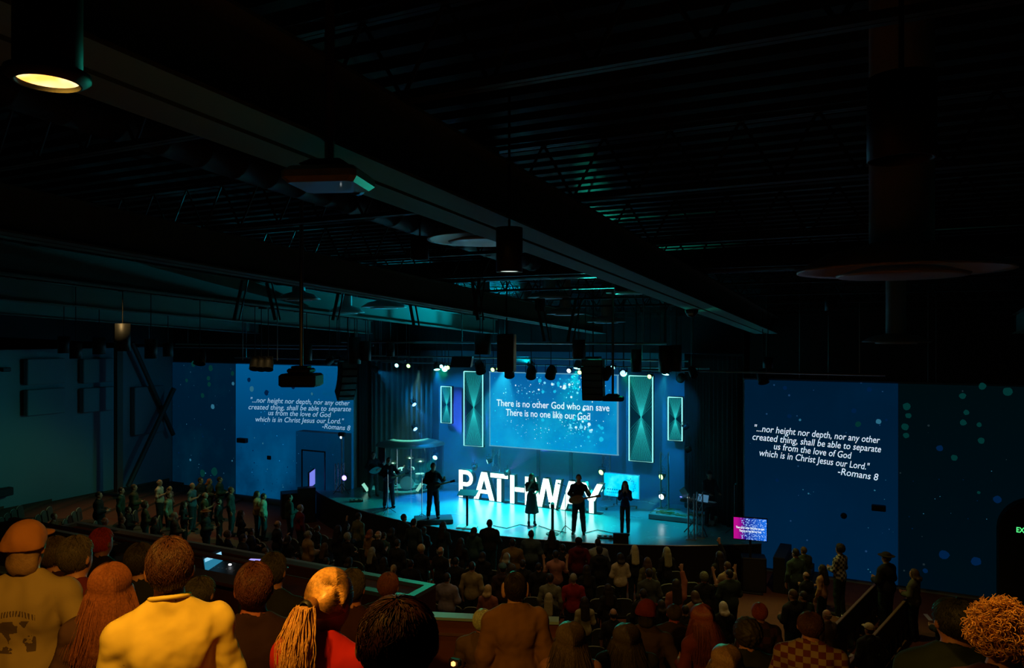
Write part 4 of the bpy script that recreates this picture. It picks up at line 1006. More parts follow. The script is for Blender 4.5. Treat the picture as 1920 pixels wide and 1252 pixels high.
# truss towers
def tower(px, pb, h, label, w_=.26, lamps=(), z=SZ, rz=.2):
    p = on_stage(px, pb, z); t = thing('truss_tower', label, 'truss', p, rz)
    for sx in (-1, 1):
        for sy in (-1, 1): MB().tube([(sx*w_/2, sy*w_/2, 0), (sx*w_/2, sy*w_/2, h)], .02, 8).build('chord', ALU, t)
    mb = MB(); n = max(2, int(h/.32))
    for i in range(n):
        z0, z1 = h*i/n, h*(i+1)/n
        for (ax, ay, bx, by) in ((-1, -1, 1, -1), (1, -1, 1, 1), (1, 1, -1, 1), (-1, 1, -1, -1)):
            q = (ax, ay, bx, by) if i % 2 else (bx, by, ax, ay); mb.tube([(q[0]*w_/2, q[1]*w_/2, z0), (q[2]*w_/2, q[3]*w_/2, z1)], .009, 5)
    mb.build('lattice', ALU, t); MB().cbox((0, 0, .012), (w_+.14, w_+.14, .024), .004).build('base_plate', ALU, t)
    return t
tower(930, 915, 1.55, 'aluminium truss tower behind the letter T')
tower(815, 905, 1.55, 'aluminium truss tower beside the left stage lamp'); tower(1137, 936, 2.1, 'aluminium truss tower behind the rolling television')
tower(1246, 962, 2.1, 'aluminium truss tower with two lamps at stage right')
tower(637, 920, 1.1, 'short aluminium truss tower at the left end of stage'); 
tower(1296, 1010, 1.35, 'narrow truss leg in front of the keyboard, left one', .17); tower(1312, 1006, 1.35, 'narrow truss leg in front of the keyboard, right one', .17)
# keyboard on top
pk = on_stage(1304, 1007); pk = Vector((pk.x, pk.y, SZ))
t = thing('keyboard_stand', 'black keyboard on stand with a laptop and clip lights at stage right', 'keyboard', (pk.x, pk.y+.45, SZ), -.3)
MB().cbox((0, 0, .98), (1.15, .34, .09), .02).build('keyboard', BLACK, t)
MB().box((0, .1, 1.03), (1.05, .12, .015)).build('white_keys', pm('ivory', (.6, .6, .6), .4), t)
for s in (-1, 1): MB().tube([(s*.4, -.2, .02), (-s*.3, .1, .93)], .018, 6).build('leg', BLACK, t)
MB().box((.18, -.05, 1.14), (.34, .02, .22), M=Matrix.Rotation(-.3, 3, 'X')).build('laptop_lid', em('keyboard_screen', lin(90, 150, 190), .5), t)
MB().box((-.52, .0, 1.2), (.3, .02, .22), M=Matrix.Rotation(.9, 3, 'Y')).build('sheet_holder', pm('grey_metal', (.25, .27, .28), .4, .6), t)
mb = MB(); mb.cbox((-.30, -.12, 1.1), (.05, .05, .04), .01); mb.build('clip_light', em('clip_white', (1, .9, .8), 1.6), t)
mb = MB(); mb.cbox((-.56, -.12, 1.08), (.07, .05, .03), .01); mb.build('clip_light', em('clip_blue', (.25, .3, 1), 1.3), t)
# cable-strewn equipment mat
p = on_stage(1285, 972); t = thing('equipment_rug', 'low platform with a tangle of green-lit cables behind the keyboard', 'platform', (p.x, p.y, SZ), .0)
MB().cbox((0, 0, .09), (2.2, 1.2, .18), .02).build('platform', pm('platform_blue', (.15, .3, .35), .5), t)
mb = MB()
for k in range(16):
    q = [(R_.uniform(-1, 1), R_.uniform(-.5, .5), .2)]; 
    for _ in range(6): q.append((max(-1.05, min(1.05, q[-1][0]+R_.uniform(-.4, .4))), max(-.55, min(.55, q[-1][1]+R_.uniform(-.25, .25))), .2+R_.random()*.03))
    mb.tube(q, .011, 5)
o = mb.build('cables', pm('green_cable', (.10, .22, .04), .4), t); o['kind'] = 'stuff'
# drum shield with curved canopy, and the kit
pd_ = on_stage(735, 922); Rz = 1.45; sh = thing('drum_shield', 'clear curved drum shield with a domed top, left of the stage', 'drum shield', (pd_.x, pd_.y+1.25, SZ), toward_cam(pd_)-math.pi)
def glass(name, col, rough=.05):
    m, nt, b = nm(name); b.inputs['Transmission Weight'].default_value = 1; b.inputs['Base Color'].default_value = (*col, 1); b.inputs['Roughness'].default_value = rough; b.inputs['IOR'].default_value = 1.12
    MATS[name] = m; return m
def clear(name):
    m = bpy.data.materials.new(name); m.use_nodes = True; nt = m.node_tree; nt.nodes.clear(); N = nt.nodes.new; L = nt.links.new
    tr = N('ShaderNodeBsdfTransparent'); tr.inputs[0].default_value = (.93, .97, .97, 1); gl = N('ShaderNodeBsdfGlossy'); gl.inputs['Roughness'].default_value = .08; mx = N('ShaderNodeMixShader')
    fr = N('ShaderNodeFresnel'); fr.inputs[0].default_value = 1.5; o = N('ShaderNodeOutputMaterial'); L(fr.outputs[0], mx.inputs[0]); L(tr.outputs[0], mx.inputs[1]); L(gl.outputs[0], mx.inputs[2]); L(mx.outputs[0], o.inputs[0]); return m
ACR = clear('clear_acrylic'); npan = 6
for k in range(npan):
    a0 = math.radians(-155+130*k/npan); a1 = math.radians(-155+130*(k+1)/npan)
    P = [(Rz*math.cos(a), Rz*math.sin(a)) for a in (a0, a1)]; rs = .985
    MB().add([(P[0][0], P[0][1], 0), (P[1][0], P[1][1], 0), (P[1][0], P[1][1], 1.75), (P[0][0], P[0][1], 1.75), (P[0][0]*rs, P[0][1]*rs, 0), (P[1][0]*rs, P[1][1]*rs, 0), (P[1][0]*rs, P[1][1]*rs, 1.75), (P[0][0]*rs, P[0][1]*rs, 1.75)],
             [(0, 1, 2, 3), (7, 6, 5, 4), (3, 2, 6, 7), (0, 4, 5, 1), (1, 5, 6, 2), (0, 3, 7, 4)]).build('clear_panel', ACR, sh)
    MB().tube([(P[1][0], P[1][1], 0), (P[1][0], P[1][1], 1.76)], .012, 6).build('panel_post', CHROME, sh)
mb = MB(); a0, a1 = math.radians(-158), math.radians(-22)
mb.lathe([(Rz+.03, 1.74), (Rz+.03, 1.80), (Rz*.97, 1.86), (Rz*.8, 1.93), (Rz*.5, 1.98)], n=26, arc=(a0, a1)); mb.build('domed_top', pm('canopy_cloth', (.15, .35, .28), .35, 0, coat=.6), sh, smooth=True)
kit = thing('drum_kit', 'drum kit glinting behind the clear shield', 'drum kit', (pd_.x+.0, pd_.y+1.0, SZ), toward_cam(pd_)-math.pi)
DRM = pm('drum_shell', (.25, .35, .38), .2, .6); SKN = pm('drum_head', (.8, .82, .8), .5); BRS = pm('cymbal_bronze', (.75, .7, .5), .22, 1.0)
def drum(name, x, y, z, r, h, tilt, ax='X'):
    M = Matrix.Rotation(tilt, 3, ax); dr = MB().lathe([(0.001, 0), (r, 0), (r, h), (r*.97, h)], (x, y, z), 22, M).build(name, DRM, kit, smooth=True); MB().lathe([(0.001, h+.002), (r*.98, h+.002)], (x, y, z), 22, M).build('drum_head', SKN, dr)
drum('bass_drum', 0, -.15, .28, .28, .42, math.pi/2); drum('rack_tom', -.2, -.25, .62, .15, .2, .35); drum('rack_tom', .17, -.25, .62, .16, .2, .35); drum('floor_tom', .55, .2, .12, .2, .38, 0); drum('snare', -.45, .2, .5, .17, .13, .1)
for x, y, z, r in ((-.6, -.15, 1.05, .22), (.55, -.2, 1.1, .25), (-.75, .25, .8, .17), (.1, -.3, 1.25, .2)):
    MB().tube([(x, y, 0), (x, y, z)], .012, 6).build('cymbal_pole', CHROME, kit); MB().lathe([(0.001, .03), (.05, .02), (r, 0), (r, -.006), (0.001, .0)], (x, y, z), 24, Matrix.Rotation(.25, 3, 'X')).build('cymbal', BRS, kit, smooth=True)
for dx, lb in ((-1.0, 'left'), (1.15, 'right')):
    p_ = Vector((pd_.x, pd_.y, SZ))+VR*dx*.98; t = thing('stage_wedge_light', 'small angled bright box at the %s foot of the drum shield' % lb, 'light', (p_.x, p_.y-.1, SZ), .6)
    MB().box((0, 0, .2), (.12, .08, .34), M=Matrix.Rotation(.6*(-1 if dx > 0 else 1)*-1, 3, 'Y')).build('lit_panel', em('pale_green_panel', lin(150, 230, 205), .9), t); MB().box((0, .06, .05), (.2, .12, .1)).build('holder', BLACK, t)
# speakers and gear beside the stage
def cab(px0, px1, py0, py1, z0, label, dep=.7, rz=0.1, name='subwoofer'):
    d = None; pc = at_z((px0+px1)/2, py1, z0); dd = pc.x*VD.x+pc.y*VD.y; w_ = (px1-px0)/F_PX*dd; h_ = (py1-py0)/F_PX*dd; yawc = toward_cam(pc)-math.pi+rz
    t = thing(name, label, 'speaker', (pc.x, pc.y+dep/2, z0), yawc)
    cb = MB().cbox((0, 0, h_/2), (w_, dep, h_), .02).build('cabinet', BLACK, t); MB().cbox((0, -dep/2-.006, h_/2), (w_*.9, .012, h_*.9), .004).build('grille', pm('grille_cloth', (.03, .03, .03), .7), cb); return t
cab(516, 554, 925, 972, 0, 'black speaker cabinet on the floor left of the stage'); cab(552, 584, 915, 980, 0, 'tall black equipment case beside the left end of the stage', .4)
cab(1388, 1432, 1046, 1110, 0, 'black cabinet on the floor below the right end of stage', .5)
p = at_z(1412, 1107, 0); tag(MB().cbox((0, 0, 0), (.3, .2, .02), .005).build('paper', pm('paper', (.7, .7, .68), .7), loc=(p.x, p.y+.3, .88)), 'white paper lying on the black cabinet by the right stage end', 'paper')
# jib pole with lamp
p = on_stage(641, 925); t = thing('camera_jib', 'tall thin pole with a small camera on top at the left end of the stage', 'camera pole', p)
hp = (925-818)/F_PX*((p.x*VD.x+p.y*VD.y)); MB().tube([(0, 0, 0), (0, 0, hp)], .025, 8).build('pole', pm('grey_metal', (.25, .27, .28), .4, .6), t); MB().cbox((0, 0, hp+.08), (.3, .16, .17), .03).build('camera_head', BLACK, t); MB().lathe([(.001, 0), (.05, 0)], (.02, -.085, hp-.03), 12, Matrix.Rotation(math.pi/2, 3, 'X')).build('lamp', em('cool_lamp', (.8, .95, 1), 2), t)
for k in range(3): MB().tube([(0, 0, .4), (.35*math.cos(k*2.1), .35*math.sin(k*2.1), .02)], .014, 6).build('leg', BLACK, t)
# monitor seen edge-on, and floor display at right
p = at_z(585, 925, .9); t = thing('side_monitor', 'monitor seen nearly edge-on, glowing violet, left of the stage', 'monitor', (p.x, p.y, .9), toward_cam(p)-math.pi+1.33)
MB().cbox((0, 0, .62), (1.1, .06, .66), .01).build('monitor_case', BLACK, t); MB().box((0, -.034, .62), (1.04, .01, .6)).build('picture', em('violet_picture', lin(120, 130, 235), 1), t); MB().tube([(0, 0, 0), (0, 0, .4)], .03, 8).build('post', BLACK, t); MB().cbox((0, 0, .015), (.5, .4, .03), .01).build('base', BLACK, t)
dM = 21.3; cM = at(1406.5, 991, dM); t = thing('confidence_monitor', 'magenta and blue lyrics monitor standing right of the stage', 'monitor', (cM.x, cM.y, 0), toward_cam(cM)-math.pi-.05)
mw, mh = 59/F_PX*dM, 40/F_PX*dM
MB().cbox((0, 0, cM.z), (mw+.05, .07, mh+.05), .01).build('monitor_case', BLACK, t)
def split_pic():
    m = bpy.data.materials.new('magenta_blue_picture'); m.use_nodes = True; nt = m.node_tree; nt.nodes.clear(); N = nt.nodes.new; L = nt.links.new
    tc = N('ShaderNodeTexCoord'); sp = N('ShaderNodeSeparateXYZ'); L(tc.outputs['Object'], sp.inputs[0]); rp = N('ShaderNodeValToRGB')
    mr = N('ShaderNodeMapRange'); mr.inputs[1].default_value = -mw/2; mr.inputs[2].default_value = mw/2; L(sp.outputs[0], mr.inputs[0]); L(mr.outputs[0], rp.inputs[0])
    e0 = rp.color_ramp.elements; e0[0].color = (*lin(185, 15, 140), 1); e0[0].position = .1; e0[1].color = (*lin(20, 110, 230), 1); e0[1].position = .95; x = rp.color_ramp.elements.new(.35); x.color = (*lin(30, 10, 130), 1)
    v = N('ShaderNodeTexNoise'); v.inputs['Scale'].default_value = 26; v.inputs['Detail'].default_value = 3; L(tc.outputs['Object'], v.inputs['Vector']); g = N('ShaderNodeMath'); g.operation = 'GREATER_THAN'; g.inputs[1].default_value = .57; L(v.outputs[0], g.inputs[0])
    fx = N('ShaderNodeMath'); fx.operation = 'MULTIPLY'; L(g.outputs[0], fx.inputs[0]); gm = N('ShaderNodeMath'); gm.operation = 'GREATER_THAN'; gm.inputs[1].default_value = .22; L(mr.outputs[0], gm.inputs[0]); L(gm.outputs[0], fx.inputs[1])
    mx = N('ShaderNodeMix'); mx.data_type = 'RGBA'; mx.inputs[7].default_value = (*lin(150, 190, 255), 1); L(fx.outputs[0], mx.inputs[0]); L(rp.outputs[0], mx.inputs[6])
    e = N('ShaderNodeEmission'); o = N('ShaderNodeOutputMaterial'); L(mx.outputs[2], e.inputs[0]); L(e.outputs[0], o.inputs[0]); return m
MB().box((0, -.04, cM.z), (mw, .01, mh)).build('picture', split_pic(), t)
line('There is no other God who can save', 0, cM.z-.0, mw*.86, t, -.05, h=.085, bold=.03); line('There is no one like our God', 0, cM.z-.09, mw*.66, t, -.05, h=.085, bold=.03)
MB().tube([(0, .05, .02), (0, .05, cM.z)], .035, 8).build('post', BLACK, t); MB().cbox((0, .05, .02), (.7, .5, .04), .01).build('base', BLACK, t)
# side stair block right of the stage
t = thing('stage_steps', 'black steps going down from the right end of the stage', 'steps', (-2.8, 23.1, 0))
for k in range(4): MB().cbox((.32*k, 0, (1.0-.24*k)/2), (.32, 1.6, 1.0-.24*k), .01).build('step', pm('step_black', (.02, .03, .035), .7), t)

# ================================================================ lighting rig
RIG = pm('rig_pipe', (.35, .38, .40), .35, .8)
def pipe(px0, py0, px1, py1, d0, d1, label, r=.028):
    a, b = at(px0, py0, d0), at(px1, py1, d1); tag(MB().tube([a, b], r, 8).build('lighting_pipe', RIG, off=a, loc=a), label, 'pipe')
def pipeY(px0, px1, z, Y, label, r=.028):
    x0 = at_y(px0, 700, Y).x; x1 = at_y(px1, 700, Y).x; tag(MB().tube([(0, 0, 0), (x1-x0, 0, 0)], r, 8).tube([(.6, 0, 0), (.6, 0, zc(Y)+1.13-z)], .01, 5).tube([(x1-x0-.6, 0, 0), (x1-x0-.6, 0, zc(Y)+1.13-z)], .01, 5).build('lighting_pipe', RIG, loc=(x0, Y, z)), label, 'pipe')
pipeY(440, 760, 6.42, 20.6, 'lighting pipe across the left wing, in front of the left picture')
pipeY(690, 1240, 6.50, 22.4, 'lighting pipe along the front of the stage')
pipeY(690, 1330, 6.15, 25.2, 'lighting pipe over the middle of the stage'); pipeY(740, 1290, 6.35, 26.2, 'rear lighting pipe nearest the stage wall')
pipeY(1200, 1660, 6.25, 21.4, 'lighting pipe over the right wing toward the right picture'); pipeY(330, 700, 6.95, 18.4, 'lighting pipe above the left rows'); pipeY(640, 1250, 7.05, 18.8, 'upper lighting pipe above the front rows')
pipeY(262, 680, 6.75, 21.9, 'lighting pipe close to the left picture wall')
for i, (px, y0, y1, d) in enumerate(((1437, 625, 706, 22.8), (1499, 660, 709, 22), (1553, 660, 710, 22), (1740, 680, 716, 20.5), (1755, 676, 716, 20.5), (455, 632, 675, 22), (520, 640, 676, 22), (690, 630, 674, 22), (1248, 640, 700, 22))):
    a = at(px, y0, d); b = at(px, y1, d); a.z = zc(a.y)+1.15
    tag(MB().tube([a, b], .015, 6).build('drop_rod', RIG, off=b, loc=b), 'thin vertical rod from the roof, ' + ['at the end of the long beam', 'above the middle of the right verse', 'right of the middle above the right verse', 'left one of a close pair at far right', 'right one of a close pair at far right', 'above the left verse, left one', 'above the left verse, right one', 'beside the curved speaker stack', 'between the two pendants over the right panels'][i], 'rod', 'rods between roof and rig')
def fixture(p, aim, label, lens=None, r=.11, L=.26, power=0, cone=30, col=(.3, .9, 1), blend=.5, yoke=True, name='stage_light'):
    p = Vector(p); d = (Vector(aim)-p).normalized(); t = thing(name, label, 'stage light', p); q = d.to_track_quat('-Z', 'Y').to_matrix()
    H_ = MB().lathe([(0.001, L*.6), (r*.7, L*.6), (r, L*.2), (r, -L*.4), (r*1.05, -L*.42), (r*.9, -L*.36)], n=18, M=q).build('lamp_housing', CAN, t, smooth=True)
    if lens: MB().lathe([(0.001, -L*.385), (r*.93, -L*.37)], n=18, M=q).build('lens', lens, H_, smooth=True)
    if yoke: 
        MB().tube([(-r*1.2, 0, 0), (-r*1.2, 0, r*1.6), (r*1.2, 0, r*1.6), (r*1.2, 0, 0)], .012, 6).build('yoke', CAN, t); MB().tube([(0, 0, r*1.6), (0, 0, zc(p.y)+1.2-p.z if p.z > 5.2 else r*1.6+.12)], .012, 6).build('hanger', CAN, t)
    if power: spot('beam_light', p+d*L*.45, aim, col, power, cone, blend, .04, t)
    return t
LG = em('lens_green', lin(190, 255, 150), 3); LC = em('lens_cyan', lin(150, 255, 255), 4); LB = em('lens_blue', lin(120, 190, 255), 4); LV = em('lens_violet', lin(150, 130, 255), 4); LWH = em('lens_white', (.9, 1, 1), 5)
CYA = (.02, .80, 1.0); TEAL = (.0, 1.0, .80); BLU = (.005, .33, .85)
CTR = Vector((-11.6, 23.5, SZ))
heads = [(767, 685, 26.5, LG), (841, 688, 26.5, LG), (925, 692, 25.8, LG), (936, 691, 25.8, LG), (946, 688, 25.6, LWH), (1068, 694, 24.6, LWH), (1088, 697, 24.6, LG), (1170, 697, 24.4, LB), (1219, 705, 23.8, LG), (1150, 688, 24.6, LC), (829, 686, 27, LC), (745, 684, 26.5, LC)]
where = ['above the left curtain', 'above the small left string panel', 'at the top left corner of the centre screen', 'second at the top left corner of the screen', 'white one at the top left of the screen', 'white one above the screen right half',
         'green one above the screen right half', 'blue one right of the screen top', 'on top of the tall right string panel', 'beside the hanging right speaker stack', 'left of the tall left string panel', 'at the far left end of the rig']
for i, (px, py, d, ln) in enumerate(heads):
    p = at(px, py, d); fixture(p, (p.x*.5-11.6*.5, 0+8, 2.0), 'small stage light shining forward, '+where[i], ln, .075, .16)
for i, (px, py, d) in enumerate(((955, 697, 22.5), (996, 699, 22.2), (1033, 699, 22), (1137, 700, 21.6), (1430, 708, 21), (503, 684, 22), (478, 683, 22), (490, 684, 22), (375, 672, 20), (900, 690, 22.6))):
    p = at(px, py, d); fixture(p, CTR if px > 700 and px < 1300 else (p.x+2, p.y-3, 0), 'black moving-head lamp silhouetted %s' % (['left above the centre screen', 'at centre above the screen', 'right of centre above the screen', 'beside the hanging projector at the screen corner', 'at the top corner of the right picture wall', 'last of the cluster above the left picture',
        'first of the cluster above the left picture', 'middle of the cluster above the left picture', 'above the dim left picture', 'beside the tall left string panel top'][i]), None, .15, .36)
# washes that light the floor, the wall and the haze
W_ = [((-16.0, 25.2, 6.0), (-14.6, 23.6, SZ), (.003, .27, 1), 2000, 52), ((-12.6, 24.6, 6.2), (-12.6, 22.6, SZ), CYA, 3900, 60), ((-9.8, 24.6, 6.2), (-10.2, 22.8, SZ), TEAL, 2300, 56), ((-7.0, 25.9, 6.0), (-7.4, 23.8, SZ), CYA, 900, 46)]
for i, (p, aim, c, pw, cn) in enumerate(W_):
    fixture(p, aim, 'downward wash light on the rear pipe, %s' % ['farthest left', 'left of the middle', 'right of the middle', 'farthest right'][i], LC, .13, .3, pw, cn, c)
BW = [((-18.4, 24.4, 5.9), (-15.2, 27.2, 3.0), BLU, 500, 70), ((-13.5, 24.2, 6.1), (-13.6, 27.2, 2.2), BLU, 420, 80), ((-9.2, 24.2, 6.1), (-8.6, 27.2, 2.4), BLU, 420, 80), ((-6.0, 24.0, 5.9), (-7.6, 27.2, 4.0), (.01, .35, 1), 200, 60)]
for i, (p, aim, c, pw, cn) in enumerate(BW):
    fixture(p, aim, 'blue wash light aimed at the stage wall, %s' % ['by the left curtain', 'left middle', 'right middle', 'by the right curtain'][i], None, .13, .3, pw, cn, c)
# visible lamps low on the stage wall and on the towers
V_ = [(775, 756, 29.5, (1.6, -.5, -1.2), LB, (.02, .30, 1), 900, 'upper of two blue lamps on the left curtain'), (777, 802, 29.5, (1.8, -.5, -1.2), LB, (.02, .30, 1), 900, 'lower of two blue lamps on the left curtain'),
      (817, 856, 29.3, (.3, -2, -.8), LC, TEAL, 500, 'teal lamp on the tower right of the drum shield'), (917, 864, 28.6, (-1.2, -1.0, -.5), LC, TEAL, 900, 'teal lamp on the tower behind the letter T'),
      (1129, 884, 26.7, (-.5, -2, -.5), LG, TEAL, 150, 'upper pale lamp left of the rolling television'), (1128, 916, 26.6, (-.5, -2, -.3), LC, TEAL, 150, 'lower teal lamp left of the rolling television'),
      (1242, 893, 26.2, (-1, -2, -.3), LG, TEAL, 90, 'upper lamp on the stage right tower'), (1242, 930, 26.0, (-.6, -2.4, -.3), LWH, (.1, 1, .85), 800, 'brightest teal lamp on the stage right tower'),
      (647, 895, 28.0, (.5, -2, 0), LV, (.3, .3, 1), 60, 'violet lamp at the far left end of stage'), (1290, 843, 26, (-2, -.4, -1.2), LB, BLU, 500, 'small blue lamp on the right curtain'),
      (890, 876, 28.2, (-.4, .6, .35), LV, (.12, .15, 1), 1500, 'violet lamp glowing behind the letter P'), (951, 886, 27.6, (.1, .8, .35), LV, (.25, .15, 1), 1400, 'violet lamp glowing behind the letters T and H'),
      (1285, 800, 26, (-2, -.4, -1), None, BLU, 0, 'unlit lamp above the small blue lamp, right curtain')]
for (px, py, d, a, ln, c, pw, lb) in V_:
    p = at(px, py, d); fixture(p, p+Vector(a), lb, ln, .10, .2, pw, 30, c)
# coloured beams reaching the hall
fixture((-15, 24.2, 6.0), (-4, 3, 4.6), 'teal lamp on the stage rig aimed at the back rows, left one', LC, .12, .3, 1500, 20, (.0, 1, .5), .8)
fixture((-8, 24.2, 6.0), (1, 5, 3.6), 'teal lamp on the stage rig aimed at the back rows, right one', LC, .12, .3, 600, 24, (.0, 1, .5), .8)
fixture((-11.5, 24.4, 6.2), (-11.5, 18.5, 9.0), 'added teal lamp on the stage rig tilted up to the roof', None, .12, .3, 4500, 44, (.0, .7, .95), .8)  # added uplight that brightens the roof and the far diffusers
fixture((-8.5, 22.0, 6.2), (-3.4, 12.2, 7.8), 'added teal lamp on the front pipe tilted up to the long beam', None, .12, .3, 5500, 29, (.02, 1, .62), 1.0)  # added only to brighten the underside of the long beam
fixture((-6, 22.0, 6.2), (-.25, 5.35, 7.78), 'added teal lamp on the front pipe pointed at the large right diffuser', None, .10, .25, 7000, 4, (.02, 1, .85), .6)  # added to give the diffuser its teal crescent
fixture((-18.2, 22.0, 6.35), (-29.9, 22.5, 3.2), 'added blue lamp on the left pipe, first of three turned to the left wall', None, .12, .3, 150, 46, (.0, .36, .70), .9)  # this lamp and the next ones stand in for screen spill on the wall
fixture((-18.0, 21.6, 6.35), (-29.9, 17.8, 3.2), 'added blue lamp on the left pipe, second of three turned to the left wall', None, .12, .3, 170, 46, (.0, .42, .60), .9)
fixture((-17.6, 21.2, 6.35), (-29.9, 13.4, 3.0), 'added teal lamp on the left pipe, third of three turned to the left wall', None, .12, .3, 260, 46, (.0, .55, .48), .9)
fixture((-17.5, 20.6, 6.35), (-24, 17.5, .5), 'green lamp on the left pipe aimed at the side rows', None, .12, .3, 220, 70, (.25, 1, .45))
fixture((-5, 21.4, 6.2), (-1.5, 18.0, 0), 'amber-green lamp on the right pipe aimed at the aisle', None, .12, .3, 300, 70, (.75, .75, .12))
# hanging line arrays
def array(px, py, d, n, label, yaw, curve=.09, w_=.62, h_=.2):
    p = at(px, py, d); t = thing('line_array', label, 'speaker stack', p, yaw); y, z, a = 0.0, 0.0, 0.0
    for k in range(n):
        M = Matrix.Rotation(a, 3, 'X'); c = Vector((0, y, z)); bx_ = MB().box(c, (w_, .38, h_*.97), M=M).build('speaker_box', BLACK, t)
        MB().box(c+M @ Vector((0, -.196, 0)), (w_*.9, .01, h_*.86), M=M).build('grille', pm('grille_metal', (.12, .15, .16), .4, .5), bx_)
        y += math.sin(a)*h_; z -= math.cos(a)*h_; a += curve
    MB().cbox((0, 0, .15), (.4, .5, .05), .01).build('fly_frame', BLACK, t); MB().tube([(0, 0, .17), (0, 0, max(.6, zc(p.y)+1.15-p.z))], .02, 6).build('hoist_chain', BLACK, t)
array(652, 684, 22.5, 6, 'curved black speaker stack hanging before the left picture', 1.0, .16, .5, .19)
array(1112, 680, 21.5, 6, 'black speaker stack hanging over the right half of the centre screen', .15, .05, .60, .19)
p = at(950, 628, 19); t = thing('hanging_speaker', 'large black speaker box hanging high at centre', 'speaker', p, .3); MB().cbox((0, 0, -.45), (.42, .45, .95), .02).build('cabinet', BLACK, t); MB().tube([(0, 0, 0), (0, 0, max(.3, zc(p.y)+1.15-p.z))], .02, 6).build('hanger', BLACK, t)
p = at(866, 678, 24); t = thing('hanging_speaker', 'wide black speaker box hanging above the tall left string panel', 'speaker', p, .4); MB().prism([(-.34, -.17), (.30, -.17), (.36, .17), (-.28, .17)], -.25, .25).build('cabinet', BLACK, t); MB().tube([(0, 0, .1), (0, 0, max(.3, zc(p.y)+1.15-p.z))], .015, 6).build('hanger', BLACK, t)
# projectors
def projector(px, py, d, w_, dep, h_, label, yaw, pole=True, white=False, lamp=False):
    p = at(px, py, d); t = thing('ceiling_projector', label, 'projector', p, yaw); m = pm('projector_white', (.30, .36, .38), .35, 0, coat=.4) if white else BLACK
    MB().cbox((0, 0, 0), (w_, dep, h_*.62), .03).build('case', m, t); MB().cbox((0, 0, h_*.45), (w_*.62, dep*.7, h_*.22), .02).cbox((0, 0, h_*.62), (w_*.45, dep*.5, h_*.1), .01).build('mount_plate', BLACK, t)
    MB().tube([(w_*.2, dep/2, 0), (w_*.2, dep/2+.06, 0)], [.06, .055], 16).build('lens', pm('lens_glass', (.05, .08, .12), .08, 0, coat=1), t)
    if pole: MB().tube([(0, 0, h_*.6), (0, 0, max(.4, zc(p.y)+1.15-p.z))], .03, 10).build('pole', pm('grey_metal', (.25, .27, .28), .4, .6), t)
    return t
projector(565, 712, 11.5, .56, .5, .32, 'black projector on a pole, dark against the left picture', .45)
projector(1149, 747, 17.5, .52, .48, .16, 'flat black projector on a long pole over the centre screen corner', .3)
projector(618, 336, 4.6, .46, .42, .16, 'grey-white rounded projector hanging under the long roof beam', .35, True, True)
p = at(1297, 583, 15.5); t = thing('security_camera', 'small round dome camera under the long roof beam', 'camera', p); MB().lathe([(0.001, -.13), (.08, -.11), (.13, -.03), (.14, .06), (.05, .10), (.05, .26)], n=20).build('dome', BLACK, t, smooth=True); MB().lathe([(.10, -.085), (.132, -.02), (.12, -.02)], n=14, arc=(3.6, 5.2)).build('glint_band', pm('white_band', (.7, .7, .7), .2), t, smooth=True)
fixture((pd_.x+.3, pd_.y+1.5, 5.9), (pd_.x, pd_.y+.8, SZ), 'added pale teal lamp hanging close over the drum kit', None, .1, .2, 1100, 34, (.35, 1, .85))  # extra lamp put in to brighten the drums behind the shield
# ================================================================ booth, parapet, pews
def arc_wall(name, R, a0, a1, z0, z1, th, mat, label, cat):
    o_ = pol(R, (a0+a1)/2, z0); t = thing(name, label, cat, o_)
    def seg(Ra, Rb, za, zb, nme, m_):
        mb = MB(); n = max(4, int((a1-a0)*1.5)); vs = []
        for i in range(n+1):
            a = a0+(a1-a0)*i/n
            for R__, zz in ((Ra, za), (Rb, za), (Rb, zb), (Ra, zb)): vs.append(pol(R__, a, zz)-o_)
        fs = [(0, 1, 2, 3), (4*n+3, 4*n+2, 4*n+1, 4*n)]
        for i in range(n):
            for k in range(4): fs.append((4*i+k, 4*i+(k+1) % 4, 4*i+4+(k+1) % 4, 4*i+4+k))
        mb.add(vs, fs); return mb.build(nme, m_, t)
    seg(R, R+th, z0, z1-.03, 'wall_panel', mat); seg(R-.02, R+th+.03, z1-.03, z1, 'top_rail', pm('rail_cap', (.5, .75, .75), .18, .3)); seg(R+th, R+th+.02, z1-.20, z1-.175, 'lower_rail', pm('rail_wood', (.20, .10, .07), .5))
    return t
pm('parapet_wood', (.20, .06, .03), .6, 0, .1, 25, .2, 6)
e0 = at(1048, 1166, 8.1); Rp, ap1 = polar(e0.x, e0.y); e1 = at(700, 1152, 8.1); _, ap0 = polar(e1.x, e1.y); ap0 = -14
PARZ = CAMZ-(1157-HZ)/F_PX*8.1
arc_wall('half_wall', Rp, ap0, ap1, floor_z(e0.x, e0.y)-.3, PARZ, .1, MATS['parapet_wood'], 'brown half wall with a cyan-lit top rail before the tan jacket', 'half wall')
p = at(850, 1244, 6.0); t = thing('step_lamp', 'tiny glowing orange lamp low on the brown half wall', 'lamp', p); MB().cbox((0, .03, 0), (.10, .05, .06), .01).build('lamp_housing', BLACK, t)
MB().lathe([(0.001, -.022), (.018, -.012), (.018, .01), (.001, .02)], n=14).build('bulb', em('flame_orange', (1, .35, .08), 4), t, smooth=True)
